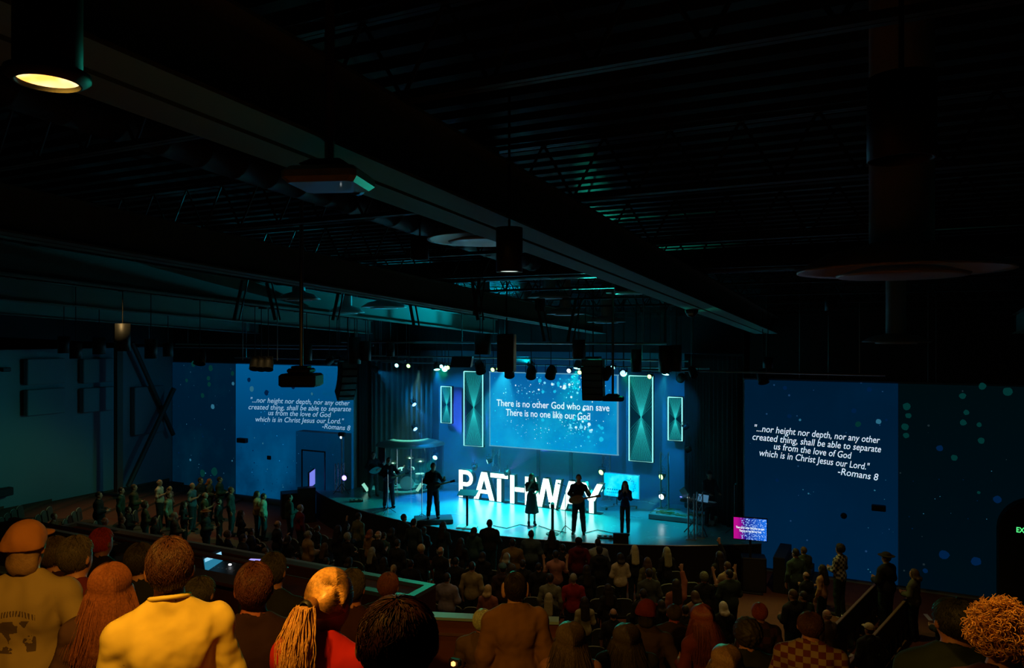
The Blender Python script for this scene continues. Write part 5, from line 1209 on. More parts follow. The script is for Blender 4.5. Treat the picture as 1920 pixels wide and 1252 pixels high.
# counter with grey rim
zr = 3.3; c_far = at_z(820, 1095, zr); c_near = at_z(765, 1121, zr); x1 = (c_far.x+c_near.x)/2; y1, y0 = c_far.y, c_near.y; x0 = -15.5
t = thing('booth_counter', 'long booth counter with blue-grey rim and brown recessed top', 'counter', ((x0+x1)/2, (y0+y1)/2, .0)); L = x1-x0; D = y1-y0; rw = .13
MB().box((0, 0, (zr-.06)/2), (L, D, zr-.06)).build('counter_body', WOODP, t)
mb = MB()
for (cx_, cy_, a_, b_) in ((0, D/2-rw/2, L, rw), (0, -D/2+rw/2, L, rw), (L/2-rw/2, 0, rw, D-2*rw), (-L/2+rw/2, 0, rw, D-2*rw)): mb.box((cx_, cy_, zr-.03), (a_, b_, .06))
mb.build('rim', RIM, t)
# desk with mixing gear
ld = at(402, 1078, 10.2); dz_ = ld.z
t = thing('mixing_desk', 'wooden mixing desk with ledges behind the laptop', 'desk', (ld.x-.6, ld.y, 0))
MB().cbox((0, 0, dz_-.03), (4.4, .95, .05), .01).build('desk_top', WOODP, t); MB().box((0, .42, dz_/2-.06), (4.3, .05, dz_-.12)).build('front_panel', WOODP, t); MB().cbox((0, .56, dz_+.12), (4.4, .16, .03), .01).build('raised_ledge', WOODP, t); MB().box((0, .50, dz_+.05), (4.3, .03, .12)).build('ledge_riser', WOODP, t)
for sx in (-2.15, 2.15): MB().box((sx, 0, dz_/2-.06), (.05, .85, dz_-.12)).build('side_panel', WOODP, t)
t = thing('laptop', 'open laptop with a glowing cyan screen on the mixing desk', 'laptop', ld, 1.75); t.scale = (1.05, 1.05, 1.05)
MB().cbox((0, -.12, .012), (.36, .25, .022), .004).build('laptop_base', pm('laptop_grey', (.05, .06, .07), .4), t); scr_M = Matrix.Rotation(-.18, 3, 'X')
MB().box((0, .02, .155), (.37, .012, .27), M=scr_M).build('screen_lid', BLACK, t); MB().box((0, .009, .15), (.34, .004, .20), M=scr_M).build('picture', em('laptop_cyan', lin(40, 120, 150), 1), t)
mb = MB(); 
for k in (-1, 0, 1): mb.box((k*.11, .018, .235), (.10, .004, .045), M=scr_M)
mb.build('video_windows', em('laptop_pale', lin(150, 215, 245), 1), t)
mx_ = at(440, 1082, 10.0); t = thing('mixing_console', 'dark mixing console with small lit buttons right of the laptop', 'mixing console', (mx_.x, mx_.y, dz_), .05)
MB().prism([(-.35, 0), (.35, 0), (.35, .07), (-.35, .16)], -.5, .5, lambda v: Vector((v.y, -v.x, v.z))).build('console_body', BLACK, t)
mb = MB()
for i in range(14):
    for j in range(3): mb.cbox((-.45+.07*i, .2-.17*j, .13-.02*j), (.02, .035, .02), .003)
mb.build('faders', pm('fader_grey', (.3, .3, .3), .4), t)
for (dx, dy, nme, c, s_) in ((-.30, .3, 'white_button_light', (.9, .95, 1), 3), (-.18, .1, 'white_button_light', (.9, .95, 1), 3), (-.22, -.25, 'red_button_light', (1, .05, .03), 2.5), (.0, .22, 'white_button_light', (.9, .95, 1), 2.5)):
    MB().cbox((dx, dy, .155), (.035, .03, .02), .004).build(nme, em(nme+'_glow', c, s_), t)
tb = at(469, 1056, 10.3); t = thing('tablet', 'small violet-lit tablet lying beyond the mixing console', 'tablet', (tb.x, tb.y+.1, tb.z), .3)
MB().cbox((0, 0, 0), (.26, .19, .014), .004).build('tablet_case', BLACK, t); MB().box((0, 0, .009), (.23, .16, .004)).build('picture', em('tablet_violet', lin(175, 165, 255), 1), t); MB().tube([(0, .05, 0), (0, .05, dz_-tb.z-.02 if dz_ < tb.z else -.05)], .012, 6).build('stand', BLACK, t)
# equipment shelf at the left, nearer rows
t = thing('left_ledge', 'long brown ledge running behind the red cap at left', 'counter', (at(200, 1042, 9.3).x, at(200, 1042, 9.3).y, 0)); zz = at(200, 1042, 9.3).z
MB().cbox((0, 0, zz), (5.2, .26, .04), .01).build('ledge_top', WOODP, t); MB().box((0, .05, zz/2), (5.1, .06, zz-.05)).build('ledge_panel', WOODP, t); MB().cbox((0, .35, zz+.10), (5.2, .10, .03), .01).build('upper_rail', WOODP, t)
for sx in (-2.5, 0, 2.5): MB().box((sx, .2, zz+.04), (.04, .34, .12)).build('bracket', BLACK, t)

# ================================================================ people near the camera
def near(px, py, d, hh=None):
    """a figure whose hair top shows at (px, py), standing on its row at depth d"""
    p = at(px, py, d); fz = floor_z(p.x, p.y); return Vector((p.x, p.y, fz)), p.z-fz
SKD = (.40, .17, .10)
H9 = .0095
make_template('tee_man', dict(R='front', L='front', top='tee', hair='short', w=1.0, g=1.0, ear=1.15, wr=.008, skin=SKD), H9)
make_template('capped_man', dict(R='pocket', L='pocket', top='tee', hair='nape', hat='knit', w=1.1, g=1.25, wr=.007, seed=2, skin=SKD), H9)
make_template('long_hair_woman', dict(R='front', L='front', top='long', hair='long', fem=1, w=.9, g=.95, skin=SKD), H9)
make_template('ponytail_woman', dict(R='front', L='front', top='long', hair='pony', fem=1, w=.92, g=1.0, hoff=(.02, .03, -.01), skin=SKD), H9)
make_template('dark_man', dict(R='down', L='front', top='long', hair='short', w=1.0, g=1.02, ear=1.1, skin=SKD), .012)
make_template('jacket_man', dict(R='down', L='down', top='jacket', hair='short', w=.99, g=1.02, ear=2.0, wr=.009, skin=SKD), H9)
make_template('strap_girl', dict(R='front', L='front', top='tank', hair='long', fem=1, w=.88, g=.88, skin=(.5, .26, .16)), .011)
make_template('curly_person', dict(R='front', L='front', top='long', hair='curly', w=.95, g=1.0, skin=SKD), .011)
def NP(key, px, py, d, label, target=None, **kw):
    p, h = near(px, py, d); q = person(key, p, h, label, stretch=kw.pop('stretch', 1.0)*(max(1.0, 1.68/h) if h < 1.68 else 1), **kw); q['_h'] = round(h, 2); del q['_h']
    NEARLOG.append((label[:40], round(h, 2)))
    if key in HAIRM:
        c = kw.get('hair'); m_ = pm('strand_%d' % hash_c(c), tuple(min(1, x*1.8+.004) for x in c), .45, 0, 0, 40, .75, 90, spec=.3)
        o = bpy.data.objects.new('hair_strands', HAIRM[key]); COL.objects.link(o); o.parent = [c_ for c_ in q.children if c_.name.startswith('hair')][0]; o.material_slots[0].link = 'OBJECT'; o.material_slots[0].material = m_
    return q
NEARLOG = []
rng = np.random.default_rng(5)
def long_strands(n, zend, seed=0, wide=.06):
    out = []
    for _ in range(n):
        th = rng.uniform(-1.0, 1.0)*2.6; part = rng.uniform(.0, 1.1)**1.5       # azimuth round the back
        pts = []; zE = zend+rng.uniform(-.05, .05); spread = rng.normal(0, wide*.12)
        for t in np.linspace(0, 1, 7):
            ph = part+(1.75-part)*t; pts.append((.103*math.sin(ph)*math.sin(th), -.014-.128*math.sin(ph)*math.cos(th), 1.654+.123*math.cos(ph)))
        x0_, y0_, z0_ = pts[-1]
        for t in np.linspace(.12, 1, 9):
            pts.append((x0_*(1+.45*t)+spread*t+.003*math.sin(t*7+th*5), y0_*(1-.1*t)-(.045*math.sin(t*1.9) if y0_ < .0 else -.035*math.sin(t*1.9)), z0_+(zE-z0_)*t))
        out.append(pts)
    return out
def short_strands(n):
    out = []
    for _ in range(n):
        th = rng.uniform(-math.pi, math.pi); ph = math.acos(rng.uniform(-.62, 1)); sy = -1
        if abs(th) > 1.75 and ph > 1.05: continue
        L0 = rng.uniform(.18, .42); sw = rng.normal(0, .25); k = rng.uniform(1.0, 1.045); pts = []
        for t in np.linspace(0, 1, 4):
            p_ = ph+L0*t; q_ = th+sw*t*.6
            pts.append((.0855*k*(1+.05*t)*math.sin(p_)*math.sin(q_), -.004-.1055*k*(1+.05*t)*math.sin(p_)*math.cos(q_), 1.655+.1075*k*(1+.03*t)*math.cos(p_)))
        out.append(pts)
    return out
def strand_mesh(paths, r):
    o = strands('hair_strands', paths, r, BLACK, None); me = o.data; bpy.data.objects.remove(o); return me
_sh = strand_mesh(short_strands(4200), .0021)
HAIRM = {'tee_man': _sh, 'dark_man': _sh, 'jacket_man': _sh, 'long_hair_woman': strand_mesh(long_strands(2600, 1.24, wide=.2), .0023)}
HAIRM['strap_girl'] = HAIRM['long_hair_woman']
def face_cam_dir(px, off=0): return YAW - math.atan((px-960)/F_PX) + off     # looking straight away from the camera
yellow = (.85, .64, .12)
A = NP('tee_man', 318, 1008, 3.05, 'person in a plain bright yellow-lit T-shirt seen from behind, short dark hair', shirt=yellow, hair=(.035, .012, .007), yaw=face_cam_dir(320, .02))
sh_ = [c_ for c_ in A.children if c_.name.startswith('shirt')][0]; ring = []
for k in range(29):
    a_ = 2*math.pi*k/28; ring.append((.074*math.cos(a_), -.004+.070*math.sin(a_), 1.520-.30*.070*math.sin(a_)))
MB().tube(ring, .0095, 8).build('collar', mats('cloth', (.88, .68, .14)), sh_, smooth=True)
A = NP('capped_man', 50, 982, 4.2, 'person in a knitted cap and a printed tan T-shirt at far left', shirt=printed('printed_tan_cloth', (.34, .24, .09), (.09, .055, .03)), hair=(.26, .15, .07), hat=(.36, .14, .04), yaw=face_cam_dir(52, -.45))
B = NP('long_hair_woman', 206, 1058, 3.75, 'person with long straight auburn hair between the cap and the yellow shirt', shirt=(.10, .05, .035), hair=(.17, .055, .02), yaw=face_cam_dir(206))
C = NP('ponytail_woman', 602, 1068, 2.95, 'person with a loose golden ponytail and a red top', shirt=(.42, .012, .012), hair=(.22, .09, .025), yaw=face_cam_dir(600, -.62))
D_ = NP('dark_man', 745, 1124, 1.66, 'large dark reddish head nearest the camera in the bottom middle', shirt=(.03, .02, .02), hair=(.05, .014, .009), yaw=face_cam_dir(742), stretch=1.02)
NP('jacket_man', 966, 1073, 5.7, 'person in a tan jacket with one large lit ear, standing at the half wall', shirt=(.24, .115, .036), hair=(.010, .006, .005), yaw=face_cam_dir(966, .05), skin_c=(.50, .26, .16))
G = NP('strap_girl', 1070, 1168, 4.9, 'long-haired person in a strappy top at the bottom edge, right of the tan jacket', shirt=(.06, .05, .05), hair=(.05, .034, .018), yaw=face_cam_dir(1070), skin_c=(.30, .13, .08))
NP('dark_man', 476, 1055, 3.7, 'dark-haired person with a reddish collar, left of the golden ponytail', shirt=(.03, .012, .012), hair=(.05, .014, .009), yaw=face_cam_dir(476), skin_c=(.35, .10, .06))
NP('dark_man', 512, 1036, 5.6, 'dark silhouette behind and right of the reddish-collared head', shirt=(.02, .02, .02), hair=(.03, .025, .02))
NP('dark_man', 375, 1082, 4.6, 'small dark head just right of the yellow shirt person', shirt=(.02, .02, .02), hair=(.03, .025, .02))
NP('dark_man', 262, 1018, 5.2, 'dark figure half hidden behind the yellow shirt person', shirt=(.015, .015, .015), hair=(.02, .015, .015))
NP('dark_man', 103, 1006, 5.4, 'dark head directly beside the knitted cap', shirt=(.04, .012, .01), hair=(.05, .035, .02))
NP('dark_man', 142, 1005, 4.4, 'dark head with green-edged hair and a dark red top, behind the cap', shirt=(.12, .015, .01), hair=(.04, .03, .02))
NP('dark_man', 190, 990, 8.0, 'person wearing a red cap beyond the auburn hair', shirt=(.03, .02, .02), hair=(.35, .03, .015))
NP('dark_man', 660, 1067, 4.9, 'dark head with an orange-lit collar behind the golden ponytail', shirt=(.04, .015, .012), hair=(.035, .028, .02), skin_c=(.40, .14, .07))
NP('dark_man', 728, 1074, 6.2, 'reddish short-haired head before the grey-rimmed counter', shirt=(.02, .015, .012), hair=(.10, .03, .018))
NP('long_hair_woman', 1175, 1171, 5.3, 'dark long-haired back right of the strappy top', shirt=(.02, .025, .02), hair=(.025, .018, .012))
NP('capped_man', 1213, 1127, 7.2, 'person with a dark red-topped cap and a wide brown jacket', shirt=(.06, .035, .02), hair=(.03, .03, .02), hat=(.16, .02, .015), yaw=face_cam_dir(1213, -.3))
NP('dark_man', 1264, 1134, 8.6, 'dark-haired person with a bright red collar, right of the brown jacket', shirt=(.05, .03, .02), hair=(.05, .03, .02), skin_c=(.55, .10, .07))
NP('long_hair_woman', 1338, 1144, 6.5, 'person with reddish long hair, green on one side, leaning left', shirt=(.16, .03, .015), hair=(.13, .03, .015), lean=.12, yaw=.9)
NP('long_hair_woman', 1362, 1211, 4.9, 'blond head low at the bottom edge below the reddish hair', shirt=(.03, .03, .02), hair=(.14, .08, .04))
NP('curly_person', 1402, 1163, 5.4, 'dark curly head left of the chequered shirt', shirt=(.02, .02, .02), hair=(.03, .03, .025))
NP('dark_man', 1424, 1131, 8.4, 'person in an orange knitted hat and dark checked jacket', shirt=plaid('dark_flannel', (.08, .03, .02), (.03, .02, .015), 11), hair=(.26, .05, .02))
NP('dark_man', 1520, 1160, 5.0, 'person in a red and cream chequered shirt at the bottom edge', shirt=plaid('cream_plaid', (.30, .20, .09), (.13, .022, .016), 20), hair=(.05, .02, .015), yaw=face_cam_dir(1520), lean=.12)
NP('dark_man', 1795, 1124, 3.4, 'big black silhouette with a faint green shoulder near the right edge', shirt=(.02, .03, .02), hair=(.015, .015, .012), stretch=1.15)
Fz = NP('curly_person', 1882, 1142, 2.8, 'head of fuzzy golden-orange hair at the right edge', shirt=(.05, .015, .01), hair=(.16, .06, .02), yaw=face_cam_dir(1880))
NP('dark_man', 905, 1143, 6.6, 'small pale-haired head at the left shoulder of the tan jacket', shirt=(.16, .09, .04), hair=(.32, .34, .2))
# strands
HB = {'aub': pm('auburn_strands', (.42, .16, .06), .35, 0), 'gold': pm('golden_strands', (.80, .42, .13), .32, 0, 0, 40, .8, 80), 'org': pm('orange_strands', (.80, .40, .10), .4, 0, 0, 40, .7, 40), 'olv': pm('brown_strands', (.16, .10, .04), .4), 'blo': pm('grey_blond_strands', (.50, .32, .16), .4)}
def pony_strands(n):
    out = []; tie = V3(.02, -.103, 1.655)
    for _ in range(n):
        th = rng.uniform(-2.5, 2.5); el = rng.uniform(-.35, 1.45); s = V3(.02+.087*math.cos(el)*math.sin(th), .027+.107*math.cos(el)*math.cos(th)*.9, 1.645+.110*math.sin(el))
        if s[1] > .09: continue
        pts = []
        for t in np.linspace(0, 1, 10):
            q = s+(tie-s)*t; c = V3(.02, .027, 1.645); v = q-c; L_ = math.sqrt((v[0]/.087)**2+(v[1]/.109)**2+(v[2]/.111)**2); k = 1/max(L_, .2); q = c+v*(k*(1.045) if t < .93 else 1.05*k); pts.append(q)
        out.append(pts)
    for _ in range(n//2):
        a = rng.normal(0, .012); b = rng.normal(0, .012); e = rng.uniform(.72, 1.1); pts = []
        for t in np.linspace(0, 1, 12):
            pts.append((.02-.015*t+a*(1+1.1*math.sin(t*2.4))+.004*math.sin(t*14+a*300), -.135-.055*math.sin(t*2.2)+b*(1+.8*t), 1.655-.30*t*e))
        out.append(pts)
    return out
strands('hair_strands', pony_strands(2400), .0019, HB['gold'], C)
MB().lathe([(.020, -.012), (.027, -.006), (.027, .006), (.020, .012)], (.02, -.128, 1.652), 16, Matrix.Rotation(math.pi/2, 3, 'X')).build('hair_tie', BLACK, C, smooth=True)
def fuzzy(n):
    out = []
    for _ in range(n):
        v = rng.normal(0, 1, 3); v /= np.linalg.norm(v)
        if v[2] < -.35: continue
        c = V3(0, -.01, 1.66)+v*V3(.095, .11, .11); u = rng.normal(0, 1, 3); u -= v*(u@v); u /= np.linalg.norm(u); w2 = np.cross(u, v); r_ = rng.uniform(.008, .018); tw = rng.uniform(1.2, 2.2)*math.pi; Ln = rng.uniform(.02, .055); pts = []
        for t in np.linspace(0, 1, 9): pts.append(c+v*Ln*t+(u*math.cos(tw*t)+w2*math.sin(tw*t)-u)*r_)
        out.append(pts)
    return out
strands('hair_strands', fuzzy(1500), .0042, HB['org'], Fz)

# ================================================================ the crowd on the main floor
make_template('c_man', dict(top='long', hair='short', w=1.08, g=1.1, wr=.006), .015)
make_template('c_man_front', dict(R='front', L='front', top='jacket', hair='short', w=1.1, g=1.18), .015)
make_template('c_woman', dict(R='front', L='down', top='long', hair='long', fem=1, w=.9, g=.92), .015)
make_template('c_bob', dict(R='front', L='front', top='jacket', hair='bob', fem=1, w=.92, g=1.0), .015)
make_template('c_bald', dict(R='hold', L='down', top='tee', hair='fringe', g=1.15), .015)
make_template('c_cap', dict(R='pocket', L='down', top='hood', hair='short', hat='cap', g=1.12), .015)
make_template('c_curly', dict(R='front', L='front', top='long', hair='curly', fem=1), .015)
make_template('c_raise', dict(R='up', L='up', top='tee', hair='short', g=1.1), .015)
make_template('c_raise_one', dict(R='high', L='down', top='long', hair='long', fem=1, w=.92), .015)
make_template('c_pony', dict(R='down', L='down', top='tee', hair='pony', fem=1, w=.92), .015)
make_template('c_hat', dict(R='front', L='front', top='jacket', hair='short', hat='brim', g=1.2), .015)
def crowd(px, py, h):
    d = 34.0
    while d > 7:
        p = at(px, py, d); fz = floor_z(p.x, p.y)
        if p.z >= fz+h:
            return Vector((p.x, p.y, fz))
        d -= .02
    return Vector((p.x, p.y, fz))
BK_ = (.02, .022, .022)
GREY, WHITE, TAN, OLV, RED, DRED, PINK, LGREY, BLUE, TEAL_ = (.08, .09, .09), (.62, .52, .36), (.34, .20, .09), (.14, .13, .06), (.30, .02, .02), (.13, .012, .012), (.45, .20, .16), (.32, .34, .30), (.07, .16, .20), (.04, .09, .09)
DH, BH, YH, WH, RH, GH = (.03, .022, .015), (.10, .06, .03), (.50, .34, .16), (.60, .56, .44), (.28, .08, .03), (.26, .25, .20)
L_ = [
 (563, 945, 1.75, 'c_man', DRED, GH, 'person in a dark red top, first standing right of the black floor speaker'),
 (595, 984, 1.45, 'c_pony', BK_, BH, 'short person with a green-lit edge below the dark red top'),
 (578, 994, 1.72, 'c_man_front', TAN, GH, 'person in a tan-brown shirt with greying hair, left of the green-lit carpet'),
 (609, 1017, 1.5, 'c_woman', BK_, BH, 'brown-haired person beside the tan-brown shirt, lower right'),
 (634, 984, 1.7, 'c_raise_one', BK_, DH, 'dark figure holding one arm high near the left end of the stage'),
 (672, 960, 1.78, 'c_man', OLV, DH, 'person in an olive-tan shirt standing just below the left stage edge'),
 (652, 999, 1.68, 'c_curly', BK_, GH, 'grey curly-haired person in front of the olive-tan shirt'),
 (694, 992, 1.6, 'c_bob', TAN, RH, 'person in a long tan coat left of the white-haired head'),
 (709, 994, 1.72, 'c_bald', BK_, WH, 'white-haired person in black beside the long tan coat'),
 (719, 997, 1.60, 'c_man', TEAL_, DH, 'grey-teal clothed person right behind the white-haired head'),
 (698, 1025, 1.5, 'c_woman', BK_, GH, 'long-haired person centred below the tan coat'),
 (745, 1010, 1.7, 'c_man', BK_, DH, 'dark person with one lit cheek left of the blond curls'),
 (757, 963, 1.75, 'c_man_front', BK_, DH, 'black silhouette first against the blue stage edge, left'),
 (776, 971, 1.8, 'c_man', (.03, .045, .05), DH, 'broad dark silhouette second against the blue stage edge'),
 (795, 987, 1.48, 'c_bob', BK_, DH, 'small dark figure beneath the black riser box'),
 (831, 977, 1.75, 'c_woman', (.02, .04, .05), DH, 'dark long-haired silhouette with a blue rim right of the riser box'),
 (790, 1021, 1.68, 'c_curly', BK_, YH, 'person with blond curls among dark coats, left centre'),
 (826, 1024, 1.72, 'c_bald', BK_, GH, 'grey-haired person with a bright collar, right of the blond curls'),
 (738, 1058, 1.6, 'c_pony', BK_, YH, 'blond ponytail seen above the grey counter rim'),
 (838, 1073, 1.78, 'c_man_front', (.26, .22, .28), DH, 'person in a lavender-grey shirt right of the counter corner'),
 (885, 1052, 1.78, 'c_man', (.34, .26, .13), DH, 'broad person in a sand-coloured shirt with a round back emblem'),
 (918, 973, 1.85, 'c_man_front', BK_, DH, 'tall broad black silhouette in front of the glowing stage'),
 (889, 988, 1.7, 'c_bob', TEAL_, DH, 'dark silhouette at the left shoulder of the tall broad one'),
 (864, 1008, 1.65, 'c_woman', BK_, DH, 'dark long-haired figure under the white square stand base'),
 (961, 1009, 1.78, 'c_man_front', (.22, .13, .04), DH, 'person in a brown-gold jacket under the dress of the singer'),
 (950, 1036, 1.68, 'c_bob', (.10, .09, .09), GH, 'person with white-rimmed hair in a speckled top'),
 (943, 1056, 1.78, 'c_cap', (.05, .03, .03), BLUE, 'person with a dark blue cap left of the tan jacket head'),
 (996, 993, 1.8, 'c_man_front', (.07, .10, .11), DH, 'person in a grey-blue jacket below the stage edge, centre'),
 (1035, 993, 1.72, 'c_woman', (.03, .035, .02), DH, 'black long-haired silhouette right of the grey-blue jacket'),
 (1042, 1031, 1.72, 'c_raise', PINK, DH, 'person in a pink patterned shirt with both hands lifted'),
 (1085, 1007, 1.85, 'c_cap', DRED, DH, 'large person in a dark red hooded top, centre right'),
 (1121, 1009, 1.75, 'c_man_front', LGREY, DH, 'person in a pale grey shirt behind the cap and jersey'),
 (1124, 1024, 1.68, 'c_cap', BK_, DH, 'person with a pale-banded cap and dark jersey'),
 (1163, 1036, 1.66, 'c_bob', WHITE, DH, 'person in a bright cream sweater standing at centre right'),
 (1190, 1021, 1.68, 'c_woman', BK_, (.55, .48, .25), 'blond person in black, left one of two below the right stage edge'),
 (1250, 1025, 1.68, 'c_woman', BK_, (.32, .30, .16), 'blond person in black, right one of two below the right stage edge'),
 (1214, 1044, 1.62, 'c_woman', (.14, .14, .06), BH, 'brown long-haired person in olive, right of the cream sweater'),
 (1217, 1065, 1.78, 'c_man', (.06, .07, .06), DH, 'person in a dark grey-green shirt below the olive one'),
 (1206, 1103, 1.7, 'c_man', BK_, DH, 'dim dark figure under the grey-green shirt'),
 (1032, 1075, 1.72, 'c_man', (.20, .20, .14), DH, 'person in an olive-grey shirt right of the tan jacket head'),
 (1075, 1074, 1.75, 'c_man', RED, GH, 'person in a bright red shirt beside the olive-grey one'),
 (915, 1096, 1.62, 'c_bob', (.34, .12, .08), YH, 'blond person in a salmon top left of the tan jacket'),
 (1029, 1111, 1.6, 'c_woman', BK_, (.42, .36, .22), 'pale long-haired person beside the cyan rail end'),
 (1096, 1118, 1.62, 'c_woman', (.40, .36, .20), DH, 'dark long-haired person in a pale yellow top'),
 (1150, 1140, 1.7, 'c_bald', BK_, DH, 'dark head with an orange neck between the pale yellow top and the brown jacket'),
 (1268, 1085, 1.78, 'c_raise_one', (.35, .12, .07), DH, 'person in profile with an orange sleeve raised'),
 (1303, 1107, 1.66, 'c_bob', (.30, .15, .10), BH, 'person with lit bare shoulders right of the orange sleeve'),
 (1320, 1073, 1.72, 'c_curly', BK_, (.14, .15, .08), 'curly long-haired person in black left of the hugging pair'),
 (1364, 1052, 1.72, 'c_raise', (.34, .24, .14), BH, 'person with arms lifted around a neighbour, near the right aisle'),
 (1368, 1067, 1.75, 'c_man_front', (.03, .045, .03), DH, 'person in a wide dark green jacket before the lifted arms'),
 (1349, 1033, 1.78, 'c_raise_one', BK_, DH, 'dark figure raising one hand in front of the stage corner'),
 (1356, 1127, 1.68, 'c_bob', BK_, WH, 'dark figure with a white-edged face right of the bare shoulders'),
 (1492, 1027, 1.80, 'c_man', (.05, .09, .08), DH, 'left person of a close pair beneath the right verse'),
 (1507, 1024, 1.60, 'c_man_front', (.04, .05, .03), BH, 'right person of a close pair beneath the right verse'),
 (1512, 1071, 1.5, 'c_bald', BK_, DH, 'shorter person with a lit face in front of the close pair'),
 (1542, 1058, 1.6, 'c_woman', (.50, .26, .13), DH, 'dark-haired person in a peach dress by the right aisle'),
 (1575, 1020, 1.85, 'c_curly', plaid('white_plaid', (.42, .40, .34), (.04, .04, .05), 16), DH, 'tall dark-haired person in a black and white checked shirt'),
 (1662, 1035, 1.95, 'c_hat', BK_, DH, 'large black-clad person in a brimmed hat at the end of a pew'),
 (1487, 1104, 1.8, 'c_man_front', BK_, BH, 'dark person standing in the right aisle, left one'),
 (1507, 1107, 1.7, 'c_man', (.03, .04, .03), DH, 'dark person standing in the right aisle, right one'),
 (1551, 1142, 1.7, 'c_bald', (.10, .07, .04), (.2, .16, .1), 'person in a pale brown cap behind the chequered shirt'),
 (1630, 1168, 1.7, 'c_cap', BK_, (.5, .4, .25), 'person wearing a cream cap between the two right pews'),
 (1714, 1066, 1.7, 'c_bob', (.10, .10, .07), BH, 'grey-olive clothed person at the end of the second pew'),
 (1772, 1124, 1.7, 'c_hat', BK_, DH, 'dark hatted head near the big silhouette at right'),
 (185, 921, 1.78, 'c_man_front', BK_, DH, 'black figure standing farthest left before the brown wainscot'),
 (227, 913, 1.72, 'c_man', (.03, .06, .04), DH, 'dark green clothed person below the steel column'),
 (251, 907, 1.78, 'c_man_front', (.06, .06, .03), BH, 'olive-jacketed person right of the steel column'),
 (299, 898, 1.75, 'c_bald', (.60, .50, .36), (.5, .42, .3), 'pale sweater and pale hair, brightest figure on the left side'),
 (319, 911, 1.3, 'c_pony', (.34, .16, .12), YH, 'child held beside the pale sweater'),
 (316, 922, 1.68, 'c_man', (.20, .24, .16), BH, 'person in a grey-green shirt in front of the pale sweater'),
 (360, 900, 1.8, 'c_bald', BLUE, BH, 'person in a dull blue T-shirt on the left side'),
 (376, 892, 1.78, 'c_man_front', BK_, DH, 'black-jacketed person behind the blue T-shirt'),
 (393, 897, 1.66, 'c_bob', (.06, .05, .04), RH, 'red-haired person right of the black jacket, left side'),
 (412, 893, 1.74, 'c_man_front', (.02, .04, .03), DH, 'dark person at the end of the left group'),
 (384, 922, 1.7, 'c_bald', (.08, .09, .05), RH, 'olive-clothed person with folded arms left of the green seats'),
 (433, 912, 1.78, 'c_man', (.03, .04, .04), BH, 'dark person standing alone before the left picture wall'),
 (272, 940, 1.7, 'c_curly', (.07, .06, .03), BH, 'olive figure in the second left row below the olive jacket'),
 (327, 960, 1.66, 'c_bob', (.06, .04, .03), GH, 'grey-haired head with a bright edge above the yellow shirt person'),
 (386, 954, 1.7, 'c_hat', (.03, .06, .06), RH, 'person in a reddish hat and dark teal jacket'),
 (482, 920, 1.7, 'c_bob', (.42, .26, .14), DH, 'dark-haired person in a tan top before the left picture wall'),
 (494, 924, 1.68, 'c_man', (.30, .40, .28), DH, 'pale green lit person beside the tan top'),
 (452, 956, 1.7, 'c_woman', BK_, DH, 'black long-haired person with a raised face, left centre'),
 (520, 975, 1.75, 'c_bald', BK_, BH, 'balding dark-clothed person left of the tan-brown shirt'),
 (543, 926, 1.7, 'c_man_front', (.04, .05, .04), DH, 'dark person in front of the black floor speaker'),
 (196, 969, 1.66, 'c_bald', (.06, .04, .03), WH, 'white-haired head above the red cap'),
 (228, 966, 1.7, 'c_man', (.05, .04, .03), BH, 'brown-haired head right of the white-haired one'),
 (427, 995, 1.62, 'c_curly', BK_, BH, 'curly head with a bright rim behind the laptop'),
 (497, 1026, 1.6, 'c_man', (.03, .02, .02), BH, 'dark figure leaning over the desk right of the laptop'),
 (101, 961, 1.5, 'c_man', (.10, .06, .03), BH, 'small figure alone on the far left side rows'),
 (456, 1000, 1.72, 'c_man_front', (.03, .03, .03), DH, 'dark figure between the curly head and the balding person'),
]
for (px, py, h, key, sh_, hr_, lb) in L_:
    p = crowd(px, py, h); kw = {}
    if key in ('c_cap', 'c_hat'): kw = dict(hat=hr_); hr_ = DH
    q = person(key, p, h, lb, sh_, hr_, trousers=(.025, .03, .04), yaw=math.atan2(-(CX-p.x), (CY-1)-p.y)+R_.uniform(-.2, .2), skin_c=(.45, .24, .15), **kw)
# further dim heads between them, nothing in the picture tells these apart
FILL = [(612, 1040), (550, 1040), (770, 1045), (905, 1030), (1010, 1050), (1140, 1090), (1170, 1110), (1240, 1120), (980, 1045), (720, 1040), (590, 1060), (655, 1040), (855, 1040), (1100, 1055), (470, 985), (540, 1000), (410, 930), (345, 935), (240, 945), (290, 965), (1285, 1130), (1325, 1120), (650, 975), (735, 985), (1055, 1015), (860, 1075)]
FL_ = set()
for i, (px, py) in enumerate(FILL):
    p = crowd(px, py+4, 1.6); key = ('c_man', 'c_woman', 'c_man_front', 'c_bob')[i % 4]
    if min((p.x-a)**2+(p.y-b)**2 for a, b, _ in PEOPLE) < .2: continue
    e_ = min(L_, key=lambda q: (q[0]-px)**2+(q[1]-py)**2); dx, dy = px-e_[0], py-e_[1]
    wd_ = ('right of' if dx > 0 else 'left of') if abs(dx) > abs(dy) else ('below' if dy > 0 else 'behind')
    ds = e_[6].replace('person in ', '').replace('person with ', 'the ').replace('person ', 'the one ').split(',')[0].split(' '); ds = ' '.join(ds[:9])
    lb = 'dim dark-clothed person %s %s' % (wd_, ds)
    if lb in FL_: lb = lb.replace('dim dark-clothed', 'second dim')
    FL_.add(lb)
    person(key, p, 1.6, lb, BK_, DH, group='dim figures in the crowd', yaw=math.atan2(-(CX-p.x), (CY-1)-p.y)+R_.uniform(-.2, .2))

